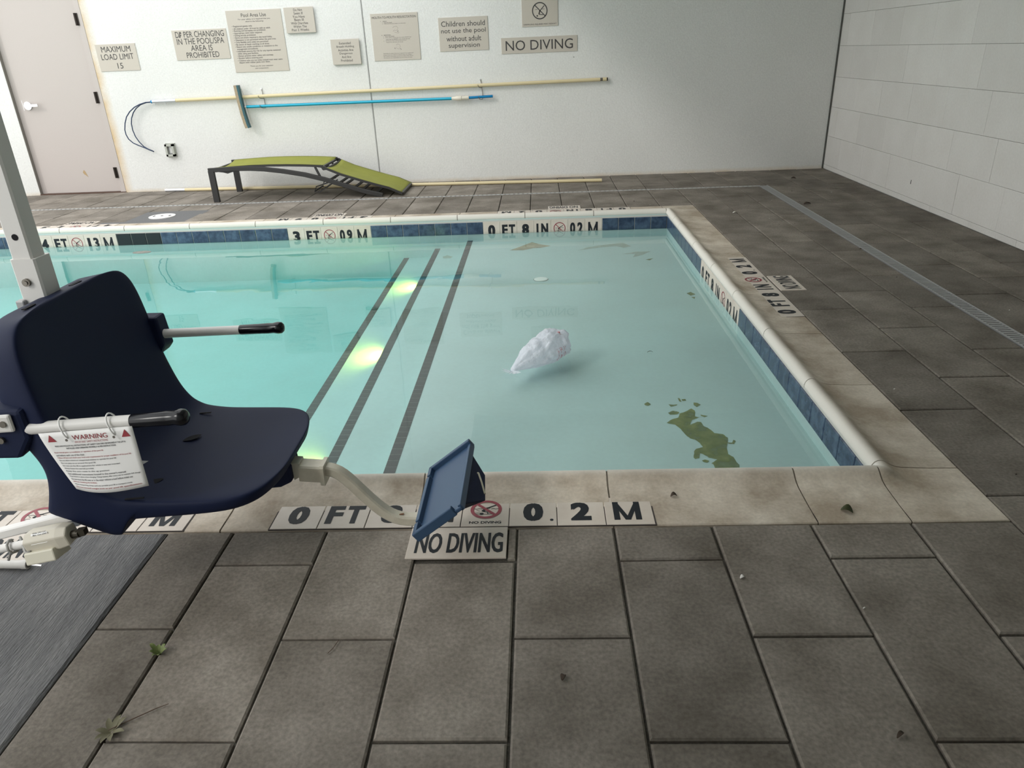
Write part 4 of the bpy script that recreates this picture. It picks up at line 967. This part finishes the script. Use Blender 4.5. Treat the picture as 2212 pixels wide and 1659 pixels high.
ll = [('Read manual prior to installation or operation of the pool lift',.137,1),('and before each use of the chair.',.082,0),('Follow all laws and check your local code requirements for proper installation of the pool lift',.208,1),('Do not allow minors or unsupervised children to operate the pool lift',.165,0),
      ('Do not play on or around the pool lift',.104,0),('Do not use the lift in applications for which it was not intended',.170,0),('Always fasten the seat belt provided.',.092,0),('Keep the arm rests in the up position',.135,0),('See additional instructions located in the owner\'s manual',.180,0),
      ('Keep battery in place unless charging. Charge battery after every use to maintain full charge',.218,0),('Do not move the lift over or in the water without a load before initial use',.195,0),('without checking the brakes.',.085,1),('When transporting, always park any portable pool lift in transport mode',.190,0),('Do not exceed weight limit as per pool lift specifications.',.215,1)]
y = .0565
for t_, w_, r_ in ll:
    ltext(red if r_ else blk, t_, .014, y, w_, .0048, 'LEFT', .012); y += .0076
for cx in (.026, .222):
    on_sheet(red, [(cx-.0115,.026,0),(cx+.0115,.026,0),(cx,.006,0)], [(0,1,2)])
    on_sheet(blk, [(cx-.0012,.0215,0),(cx+.0012,.0215,0),(cx+.0016,.0125,0),(cx-.0016,.0125,0)], [(0,1,2,3)])
for mb, m_, n_ in ((red, m_lblred, 'red_lettering'), (blk, m_lblblk, 'lettering')):
    o = mb.obj(n_, m_, lab, fix=False)
for x in (-.300, -.178):
    b = MB(); zc_ = .5715+(x+.4)*.0569; pts = []
    for j in range(20):
        a = 2*PI*j/20
        pts.append((x+.010*(1-math.sin(a))*.8, -.347+.0205*math.cos(a)-.006*max(0,-math.sin(a)), zc_-.008+.0275*math.sin(a)))
    b.tube(pts, .0021, 6, closed=True); cp(b, 'cable_tie', m_label, smooth=True)
b = MB(); b.disc((-.2835,-.372,.5455), .0035, .001, 10, (0,-1,0)); b.disc((-.1615,-.372,.552), .0035, .001, 10, (0,-1,0)); cp(b, 'grommet', m_bolt)
b = MB(); p = [(-.236,-.195,.412),(-.200,-.185,.404),(-.238,-.205,.388)]; b.add(p+[(x-.002,y,z-.002) for x,y,z in p], [(0,1,2),(5,4,3),(0,3,4,1),(1,4,5,2),(2,5,3,0)])
o = cp(b, 'belt_tag', m_label); o.location = (o.location.x-.012, o.location.y, o.location.z-.030)
# foot bracket, bar and plate
FY = CY-.007
b = MB(); b.add([(.02,FY-.055,.30),(.125,FY-.050,.305),(.150,FY-.045,.300),(.150,FY-.045,.245),(.115,FY-.045,.228),(.03,FY-.055,.225)]+[(.02,FY+.055,.30),(.125,FY+.050,.305),(.150,FY+.045,.300),(.150,FY+.045,.245),(.115,FY+.045,.228),(.03,FY+.055,.225)],
      [(0,1,2,3,4,5),(11,10,9,8,7,6)]+[(j,j+6,(j+1)%6+6,(j+1)%6) for j in range(6)]); cp(b, 'foot_bracket', m_navy, bevel=.008)
b = MB(); b.add([(.145,FY-.022,.298),(.172,FY-.022,.296),(.172,FY-.022,.252),(.150,FY-.022,.240)]+[(.145,FY+.022,.298),(.172,FY+.022,.296),(.172,FY+.022,.252),(.150,FY+.022,.240)], [(0,1,2,3),(7,6,5,4),(0,4,5,1),(1,5,6,2),(2,6,7,3),(3,7,4,0)]); cp(b, 'steel_tab', M('tab_ivory', (.50,.48,.40), .4))
SA, SB = Vector((.168, FY, .262)), Vector((.236, FY, .256))
b = MB(); b.rtube([SA, SB], .0270, .0270, (0,1,0), .005); o = cp(b, 'bar_sleeve', m_ivory); smooth_by_angle(o)
b = MB(); b.rtube([SB+Vector((-.004,0,0)), SB+Vector((.008,0,-.0005))], .0335, .0335, (0,1,0), .006); o = cp(b, 'sleeve_collar', m_ivory); smooth_by_angle(o)
barp = [(.155,.262),(.22,.262),(.252,.262),(.280,.250),(.305,.226),(.335,.188),(.365,.150),(.392,.120),(.420,.097),(.452,.083),(.490,.079),(.530,.082),(.575,.105)]
cur = []
for i in range(len(barp)-1):
    for u in (0, .5): 
        p0, p1, p2, p3 = barp[max(i-1,0)], barp[i], barp[i+1], barp[min(i+2,len(barp)-1)]
        cr = lambda k: .5*((2*p1[k])+(-p0[k]+p2[k])*u+(2*p0[k]-5*p1[k]+4*p2[k]-p3[k])*u*u+(-p0[k]+3*p1[k]-3*p2[k]+p3[k])*u**3)
        cur.append((cr(0), FY, cr(1)))
b = MB(); b.rtube(cur, .0185, .0160, (0,1,0), .005); o = cp(b, 'foot_bar', m_ivory); smooth_by_angle(o)
b = MB(); b.obox((.455, FY-.004, .1005), (1,.3,0), (0,1,0), (0,0,1), .007, .003, .0008); cp(b, 'rust_spot', M('rust', (.16,.07,.03), .9))
T0 = Vector((.531, CY-.005, .140)); tx = Vector((.662, 0, .242))-Vector((.531, 0, .140)); PL = tx.length; tx.normalize(); tn = Vector((-tx.z, 0, tx.x))
def P3(s_, y, n): return T0+tx*s_+Vector((0, y, 0))+tn*n
def slab(mb, s0, s1, y0, y1, n0, n1):
    mb.add([P3(s,y,n) for n in (n0,n1) for y in (y0,y1) for s in (s0,s1)], [(0,1,3,2),(4,6,7,5),(0,4,5,1),(1,5,7,3),(3,7,6,2),(2,6,4,0)])
HW = .180
b = MB(); slab(b, 0, PL, -HW, HW, -.012, 0); fp = cp(b, 'footrest_plate', m_navyf, bevel=.003)
b = MB(); slab(b, -.004, PL-.022, -HW-.004, -HW+.012, -.014, .016); b.obj('side_lip', m_navyf, fp, bevel=.003)
b = MB(); slab(b, -.004, PL+.004, HW-.012, HW+.004, -.014, .016); b.obj('side_lip', m_navyf, fp, bevel=.003)
for y0, y1 in ((-HW,-.128),(-.118,.118-.0),(.128,HW)):
    if y0 == -.118: y1 = .118
    b = MB(); slab(b, -.004, .010, y0, y1, -.014, .016); b.obj('toe_lip', m_navyf, fp, bevel=.002)
b = MB(); slab(b, PL-.008, PL+.003, -HW+.005, HW-.005, -.016, .005); b.obj('edge_rib', m_navyf, fp, bevel=.002)
b = MB()
ys_ = (-.105, .075)
b.add([P3(PL-.004,-.150,-.012),P3(PL-.004,.140,-.012),P3(PL+.012,.060,-.070),P3(PL+.010,-.060,-.085),P3(.03,-.120,-.012),P3(.03,.120,-.012),P3(.05,.050,-.055),P3(.05,-.050,-.055)],
      [(0,1,2,3),(4,7,6,5),(0,4,5,1),(1,5,6,2),(2,6,7,3),(3,7,4,0)]); b.obj('plate_bracket', m_navy, fp, bevel=.004)
b = MB(); b.tube([P3(PL+.010,.035,-.038),P3(PL+.018,.020,-.034),P3(PL+.018,-.010,-.052),P3(PL+.016,-.045,-.072)], .0028, 6); b.obj('spring_clip', M('clip_wire', (.45,.42,.32), .35, .4), fp)

# lift: post, arm and motor beside the chair
lf = ch
def fpart(b, n, m, **k): o = b.obj(n, m, lf, **k); local(o, lf); return o
b = MB(); b.rtube([(-1.38, -.33, .034), (-.315, -.328, .309)], .015, .0125, (0,1,0), .003); fpart(b, 'lower_beam', m_white)
b = MB(); b.tube([(-1.30, -.378, .068), (-.462, -.378, .244)], .0115, 14); o = fpart(b, 'actuator_tube', m_white); smooth_by_angle(o)
mdir = Vector((1, 0, .21)).normalized(); mup = Vector((-.21, 0, 1)).normalized()
def mpt(a, y, u): return Vector((-.468, -.378, .242))+(mdir*a+Vector((0,y,0))+mup*u)*.82
b = MB(); b.add([mpt(a, y, u) for a, s_ in ((0,1.0),(.115,1.0),(.150,.86)) for y, u in ((-.034*s_,-.026*s_),(.034*s_,-.026*s_),(.034*s_,.034*s_),(-.010*s_,.040*s_),(-.034*s_,.020*s_))],
      [(4,3,2,1,0),(10,11,12,13,14)]+[(k*5+j,k*5+(j+1)%5,(k+1)*5+(j+1)%5,(k+1)*5+j) for k in range(2) for j in range(5)]); fpart(b, 'motor_housing', m_beige, bevel=.004)
b = MB(); b.add([mpt(a, y, u) for a in (-.004, .102) for y, u in ((-.058,-.050),(.020,-.062),(.020,-.024),(-.046,-.010))], [(3,2,1,0),(4,5,6,7)]+[(j,(j+1)%4,4+(j+1)%4,4+j) for j in range(4)]); fpart(b, 'motor_box', M('motor_cream', (.60,.57,.46), .4), bevel=.004)
b = MB(); q = [mpt(.030,-.0348,.010), mpt(.088,-.0348,.010), mpt(.088,-.0145,.0385), mpt(.030,-.0145,.0385)]; o = fpart(b if b.add(q, [(0,1,2,3)]) is None else b, 'rating_label', m_label)
e1 = (q[1]-q[0]).normalized(); e2 = (q[3]-q[0]).normalized(); en = e1.cross(e2).normalized(); 
if en.y > 0: en = -en
b = MB()
for i, wd in enumerate((.040,.046,.036,.044,.028)):
    vs, fs = fit_text(('IP66 24V DC', 'Max. load 2500 N', 'Duty 10 %', 'Date 04 2016', 'CE')[i], wd, .0038, .01, 'LEFT')
    b.add([q[0]+e1*(.006+x)+e2*(.029-.0055*i+y)+en*.0008 for x, y, z in vs], fs)
fpart(b, 'lettering', m_lblblk, fix=False)
b = MB(); pts = [(-.535+.010*j/3, -.378+.019*math.cos(2*PI*j/8), .2285+.003*j/3+.019*math.sin(2*PI*j/8)) for j in range(0, 10)]
pts = [(-.55, -.378, .185)]+pts+[(-.468, -.408, .232), (-.452, -.408, .236)]; b.tube(pts, .0034, 6); fpart(b, 'coiled_cable', M('cable_grey', (.33,.32,.30), .5), smooth=True)
b = MB(); b.disc((-.352,-.378,.266), .011, .025, 12, (1,0,.2)); b.obox((-.322,-.376,.274), (1,0,.2), (0,1,0), (0,0,1), .012, .009, .009); fpart(b, 'clevis', M('clevis_dark', (.045,.038,.025), .45, .4))
b = MB(); b.rtube([(-1.55, CY-.27, .05), (-1.55, CY-.27, 1.70)], .05, .05, (0,1,0), .008); b.rtube([(-1.55, CY-.27, 1.62), (-1.55, CY, 1.66), (-1.545, CY+.0, 1.66)], .03, .03, (1,0,0)); fpart(b, 'post', m_white)
b = MB(); b.rtube([(-1.6, CY-.004, 1.66), (-.43, CY-.004, 1.62)], .032, .032, (0,1,0), .004); fpart(b, 'upper_arm', m_white)
b = MB(); b.box(-1.8, -1.28, CY-.52, CY-.02, 0.0, .05); fpart(b, 'base_plate', m_white, bevel=.01)
# capped white stub lying by the tile
b = MB(); b.tube([(-.80,-.176,.0145),(-.705,-.178,.0145),(-.700,-.178,.0145),(-.682,-.178,.0145)], [.0125,.013,.0145,.0145], 14); o = tag(b.obj('pipe_stub', m_wplast), 'short white pipe end lying on the dark pad below the motor', 'pipe'); smooth_by_angle(o)
b = MB(); b.disc((-.682,-.178,.0145), .010, .002, 14, (1,0,0)); b.obj('stub_cap', m_bolt, o)
b = MB(); b.tube([(-.681,-.178,.0145),(-.640,-.179,.010)], .0032, 8); b.obj('pin', m_chrome, o)

# ------------------------------------------------------------------ floating bag
def bag_pt(th, ph):
    """th along the bag 0..1 (tail to blunt end), ph around"""
    ax0, ax1 = Vector((.738, 1.505, WL+.012)), Vector((1.000, 1.775, WL+.050))
    prof = [(0,.016),(.06,.028),(.2,.056),(.4,.093),(.6,.115),(.78,.121),(.9,.110),(.97,.092),(1,.068)]
    for (a, ra), (c_, rc) in zip(prof, prof[1:]):
        if a <= th <= c_: r = ra+(rc-ra)*(th-a)/(c_-a); break
    r *= .90; c = ax0.lerp(ax1, th)
    d = (ax1-ax0).normalized(); s_ = d.cross(Vector((0,0,1))).normalized(); u = Vector((0,0,1))
    q1 = Vector((th*7, math.cos(ph)*2.2, math.sin(ph)*2.2)); q2 = Vector((th*9+math.sin(ph*3), math.cos(ph)*5, math.sin(ph)*5))
    n_ = mnoise.noise(q1)*.014*min(1, th*3)+(abs(mnoise.noise(q2))-.25)*.022*min(1, th*3)*(.4+.6*th)
    q_ = (r+n_)*(1+.22*max(0, math.cos(2*(ph-.9)))**3*max(0, th-.5))
    z_ = q_*math.sin(ph)
    if z_ < 0: z_ *= .45
    return c+s_*q_*math.cos(ph)*.92+u*z_
nt_, np_ = 44, 64
b = MB(); v = [bag_pt(i/(nt_-1), 2*PI*j/np_) for i in range(nt_) for j in range(np_)]
f = [(i*np_+j, i*np_+(j+1)%np_, (i+1)*np_+(j+1)%np_, (i+1)*np_+j) for i in range(nt_-1) for j in range(np_)]
f += [tuple(range(np_)), tuple((nt_-1)*np_+j for j in range(np_))[::-1]]
b.add(v, f)
m_bag = M('bag_film', (.86,.88,.93), .28, bump=1.0, bscale=42, bdist=.012, spec=.5)
_nt = m_bag.node_tree; _tl = _nt.nodes.new('ShaderNodeBsdfTranslucent'); _tl.inputs['Color'].default_value = (.86,.88,.93,1); _mx = _nt.nodes.new('ShaderNodeMixShader'); _mx.inputs[0].default_value = .45
_nt.links.new(_nt.nodes['Principled BSDF'].outputs[0], _mx.inputs[1]); _nt.links.new(_tl.outputs[0], _mx.inputs[2]); _nt.links.new(_mx.outputs[0], _nt.nodes['Material Output'].inputs['Surface'])
m_bag.node_tree.nodes['Principled BSDF'].inputs['Alpha'].default_value = .93
m_bag.node_tree.nodes['Principled BSDF'].inputs['Subsurface Weight'].default_value = .0
bag = tag(b.obj('plastic_bag', m_bag, smooth=True), 'knotted white plastic bag with red print floating on the water', 'bag')
b = MB()
for j in range(7):
    a = 2*PI*j/7*.55+2.6; L_ = .05+.02*random.random()
    p0 = Vector((.735,1.495,WL+.012)); d = Vector((math.cos(a), math.sin(a)*.8, .05)); s_ = Vector((-d.y, d.x, .3))*.012
    b.add([p0-s_*.4, p0+s_*.4, p0+d*L_*.6+s_, p0+d*L_+Vector((0,0,.004)), p0+d*L_*.6-s_], [(0,1,2,3,4)])
kn = b.obj('knot_tail', m_bag, bag)
b = MB()
def bagmark(th0, th1, a0, a1):
    n = 6
    v = [bag_pt(th0+(th1-th0)*i/2, a0+(a1-a0)*j/n) for i in range(3) for j in range(n+1)]
    c = Vector((.88,1.66,WL+.03)); v = [p+(p-c).normalized()*.0022 for p in v]
    b.add(v, [(i*(n+1)+j, i*(n+1)+j+1, (i+1)*(n+1)+j+1, (i+1)*(n+1)+j) for i in range(2) for j in range(n)])
def bagword(word, th, dth, a0, da):
    vs, fs = fit_text(word, 1.0, 1.0, .01)
    c = Vector((.88,1.66,WL+.03)); o = []
    for x, y, z in vs:
        p = bag_pt(th-y*dth, a0+x*da); o.append(p+(p-c).normalized()*.0030)
    b.add(o, fs)
for th, w_ in ((.80,.62),(.765,.70)):
    bagword('THANK YOU', th, .020, .02, w_)
bagword('THANK YOU', .70, .045, .02, .75); bagword('HAVE A NICE DAY', .64, .020, .02, .8); bagmark(.80, .825, .98, 1.22)
b.obj('red_print', m_print, bag, fix=False)

# ------------------------------------------------------------------ deposits on the ledge
def film(name, outline, z, mat, label, cat='deposit', group=None, inset=.55, th=.0015):
    n = len(outline); cx = sum(p[0] for p in outline)/n; cy = sum(p[1] for p in outline)/n
    me = bpy.data.meshes.new(name); bm = bmesh.new(); lay = bm.verts.layers.float.new('dens')
    vs = [bm.verts.new((x, y, z+th)) for x, y in outline]
    try: fc = bm.faces.new(vs)
    except Exception: bm.free(); return None
    r = bmesh.ops.inset_region(bm, faces=[fc], thickness=inset*.012, use_boundary=True, use_even_offset=False)
    for q in bm.verts: q[lay] = 0.0 if q.is_boundary else 1.0
    bmesh.ops.triangulate(bm, faces=bm.faces[:]); bm.to_mesh(me); bm.free()
    me.materials.append(mat); o = bpy.data.objects.new(name, me); COL.objects.link(o); tag(o, label, cat, group); return o
def rough(outline, amp=.004, seg=3):
    out = []
    for i, a in enumerate(outline):
        c = outline[(i+1) % len(outline)]
        for k in range(seg):
            f_ = k/seg; x = a[0]+(c[0]-a[0])*f_; y = a[1]+(c[1]-a[1])*f_
            if k: x += amp*mnoise.noise(Vector((x*60, y*60, 1))); y += amp*mnoise.noise(Vector((x*60, y*60, 9)))
            out.append((x, y))
    return out
alg = [(1.458,1.062),(1.488,1.096),(1.52,1.113),(1.532,1.152),(1.561,1.17),(1.597,1.202),(1.608,1.179),(1.598,1.12),(1.616,1.112),(1.578,1.085),(1.56,1.037),(1.598,1.067),(1.614,1.063),(1.618,1.024),(1.635,1.0),(1.651,.956),(1.686,.945),(1.7,.912),(1.675,.825),(1.668,.771),(1.684,.746),(1.686,.706),(1.693,.683),(1.682,.60),(1.618,.59),(1.588,.63),(1.589,.687),(1.582,.698),(1.613,.729),(1.581,.744),(1.563,.774),(1.553,.781),(1.541,.74),(1.523,.735),(1.519,.746),(1.531,.799),(1.549,.823),(1.576,.834),(1.57,.866),(1.555,.898),(1.536,.911),(1.523,.944),(1.511,.998),(1.493,1.043)]
film('algae_patch', rough(alg), ZL, m_algae, 'long olive green algae patch on the pool ledge by the near coping', 'algae')
sm = [[(1.382,1.262),(1.4,1.282),(1.414,1.256),(1.398,1.24),(1.385,1.246)],[(1.497,1.252),(1.518,1.247),(1.54,1.249),(1.533,1.237),(1.504,1.225)],[(1.62,1.266),(1.636,1.261),(1.649,1.241),(1.624,1.216),(1.615,1.239)],[(1.48,1.162),(1.507,1.183),(1.534,1.167),(1.521,1.146),(1.487,1.143)],[(1.553,1.32),(1.561,1.316),(1.564,1.276),(1.554,1.281)],[(1.569,1.304),(1.587,1.307),(1.588,1.287),(1.569,1.284)],[(1.625,1.137),(1.643,1.129),(1.657,1.121),(1.639,1.111),(1.626,1.126)],[(1.548,.722),(1.563,.73),(1.578,.718),(1.566,.704),(1.551,.713)],[(1.684,.871),(1.707,.867),(1.719,.892),(1.726,.882),(1.713,.854),(1.693,.858)],[(1.903,2.976),(1.937,3.005),(1.958,2.95),(1.921,2.922)],[(1.919,2.891),(1.946,2.889),(1.932,2.849)],[(1.743,3.894),(1.811,3.924),(1.773,3.865)]]
fl = ['left of the patch, nearest the bag','above the top left end of the long patch','upper right of the long patch','at the left shoulder of the long patch','slim upright fleck above the long patch','beside the slim upright fleck','right of the top of the long patch','beside the lower left edge of the long patch','curling off the right side of the long patch','olive blotch by the right pool wall','smaller blotch just below the one by the right wall','farthest one, under the faint silt ripples']
for s_, t_ in zip(sm, fl): film('algae_fleck', rough(s_, .002), ZL, m_algae, 'olive algae fleck on the ledge, '+t_, 'algae', 'algae flecks on the ledge', .3)
film('silt_drift', rough([(.624,4.325),(.722,4.455),(.818,4.599),(.884,4.514),(.985,4.439),(.894,4.381),(.83,4.376),(.746,4.314)], .004), ZL, m_silt, 'tan triangular silt drift on the ledge near the far pool wall', 'silt', None, 1.2)
film('silt_streak', rough([(1.206,4.246),(1.317,4.359),(1.426,4.41),(1.62,4.47),(1.682,4.335),(1.605,4.294),(1.558,4.351),(1.42,4.333),(1.291,4.277)], .01), ZL, m_silt2, 'faint tan silt streak on the ledge in the far right pool corner', 'silt', None, 3)
film('silt_streak', rough([(1.572,4.08),(1.691,4.147),(1.823,4.151),(1.737,4.033),(1.65,3.974),(1.682,4.079)], .006), ZL, m_silt2, 'faint rippled silt streak on the ledge beside the right pool wall', 'silt', None, 1.5)
film('silt_streak', rough([(.02,4.43),(.054,4.479),(.115,4.417),(.099,4.365),(.034,4.364)], .004), Z2, m_silt2, 'pale silt smudge on the step between the two dark tile lines', 'silt', None, 1)

# ------------------------------------------------------------------ small things lying about
def leaf(name, c, L_, w, ang, mat, label, fold=.3, cat='leaf', group=None, z=0.0):
    b = MB(); n = 7; v = []; f = []
    for i in range(n):
        t = i/(n-1); ww = w*math.sin(PI*min(1, t*.92+.06))**.8; h = .006*math.sin(PI*t)
        for s_ in (-1, 0, 1): v.append(((t-.5)*L_, s_*ww, z+.001+h+(abs(s_)*ww*fold)))
    for i in range(n-1):
        for j in range(2): f.append((i*3+j, i*3+j+1, (i+1)*3+j+1, (i+1)*3+j))
    b.add(v, f); o = b.obj(name, mat, smooth=True, fix=False); s_ = o.modifiers.new('solid', 'SOLIDIFY'); s_.thickness = .0012
    o.location = (c[0], c[1], 0); o.rotation_euler = (0, 0, ang); return tag(o, label, cat, group)
leaf('fallen_leaf', (1.856, .055), .036, .017, -.5, m_leafg, 'green leaf on the near coping by the right corner', .7, z=.001)
leaf('fallen_leaf', (1.325, .152), .022, .009, .2, m_leafb, 'dark curled leaf on the near coping beside the M tile', .8, z=.004)
leaf('fallen_leaf', (.931, -.615), .018, .007, 1.2, m_leafb, 'small brown leaf scrap on a near paver below the NO DIVING tile', .6)
leaf('fallen_leaf', (1.653, -.778), .024, .005, .6, m_leafb, 'dark curled scrap on the paver at the bottom right', .8)
leaf('fallen_leaf', (1.448, -.258), .014, .006, .3, m_speck, 'pale grit flake on a paver below the near coping', .3, 'grit')
leaf('fallen_leaf', (3.345, 4.91), .07, .016, .25, m_leafb, 'dark dry leaf beside the drain grate on the right deck', .7)
leaf('fallen_leaf', (3.66, 6.30), .05, .02, -.4, m_leafb, 'dark leaf on the deck in the far right corner', .5)
leaf('fallen_leaf', (2.62, 4.62), .04, .014, .2, m_speck, 'pale leaf scrap on the right deck near the far coping corner', .4)
gb = MB(); gd = MB()
for i in range(60):
    x, y = random.uniform(-.3, 4.0), random.uniform(-1.1, 5.6)
    if -.02 < y < 5.04 and x < XR: continue
    s_ = random.uniform(.0022, .005); (gb if i % 2 else gd).obox((x, y, s_*.35), (1, random.random(), .2), (-.4, 1, 0), (0, 0, 1), s_, s_*.6, s_*.5)
tag(gb.obj('grit', m_speck), 'scattered pale grit over the paving', 'grit', kind='stuff')
tag(gd.obj('grit', m_leafb), 'scattered dark crumbs over the paving', 'grit', kind='stuff')
leaf('floating_leaf', (1.473, 1.734), .03, .002, .1, m_leafb, 'thin dark needle floating on the water right of the bag', 0, z=WL)
leaf('floating_leaf', (1.39, 1.101), .05, .014, .1, m_leafg, 'dull floating leaf on the water left of the algae', 0, z=WL)
bpy.data.objects.remove(bpy.data.objects['floating_leaf.001'])
b = MB(); b.disc((-2.657, 4.358, WL-.001), .083, .003, 28, (0,0,1), .045); tag(b.obj('floating_disc', M('disc_grey', (.16,.16,.14), .6, col2=(.24,.24,.21), nscale=20)), 'oval grey disc on the water near the black skimmer tiles', 'disc')
def weed(c, n, L_, mat, label, up=.5):
    root = tag(empty('weed', (c[0], c[1], -.004)), label, 'weed')
    for i in range(n):
        a = 2*PI*i/n+random.uniform(-.3, .3); b = MB(); v = []; f = []; l_ = L_*random.uniform(.7, 1.15); k = 6
        for j in range(k):
            t = j/(k-1); r = l_*t*(1-.25*up*t); z_ = l_*up*math.sin(t*1.9)*.7; w = .0075*math.sin(PI*min(1, t*.88+.1))*L_/.045
            d = Vector((math.cos(a), math.sin(a), 0)); s_ = Vector((-d.y, d.x, 0))
            p = d*r+Vector((0,0,z_)); v += [p-s_*w, p+Vector((0,0,-w*.3)), p+s_*w]
        for j in range(k-1):
            for q_ in range(2): f.append((j*3+q_, j*3+q_+1, (j+1)*3+q_+1, (j+1)*3+q_))
        b.add(v, f); b.obj('leaf_blade', mat, root, smooth=True, fix=False)
    return root
weed((-.106, -.530), 7, .036, m_weed, 'small green weed sprouting from a paver joint on the left', 1.0)
weed((-.108, -.765), 8, .042, m_weedd, 'drier weed in the paver joint at the lower left', .5)
b = MB(); b.tube([(-.112,-.765,.004),(-.07,-.735,.005),(-.03,-.705,.004),(-.006,-.690,.003)], [.0012,.0014,.0012,.0008], 5)
tag(b.obj('twig', m_twig), 'thin dry twig lying across the paver beside the lower weed', 'twig')
b = MB(); b.tube([(.335,-.535,.004),(.345,-.52,.006),(.352,-.49,.004)], .001, 5); tag(b.obj('twig', m_twig), 'tiny dark twig in the paver joint below the footrest', 'twig')
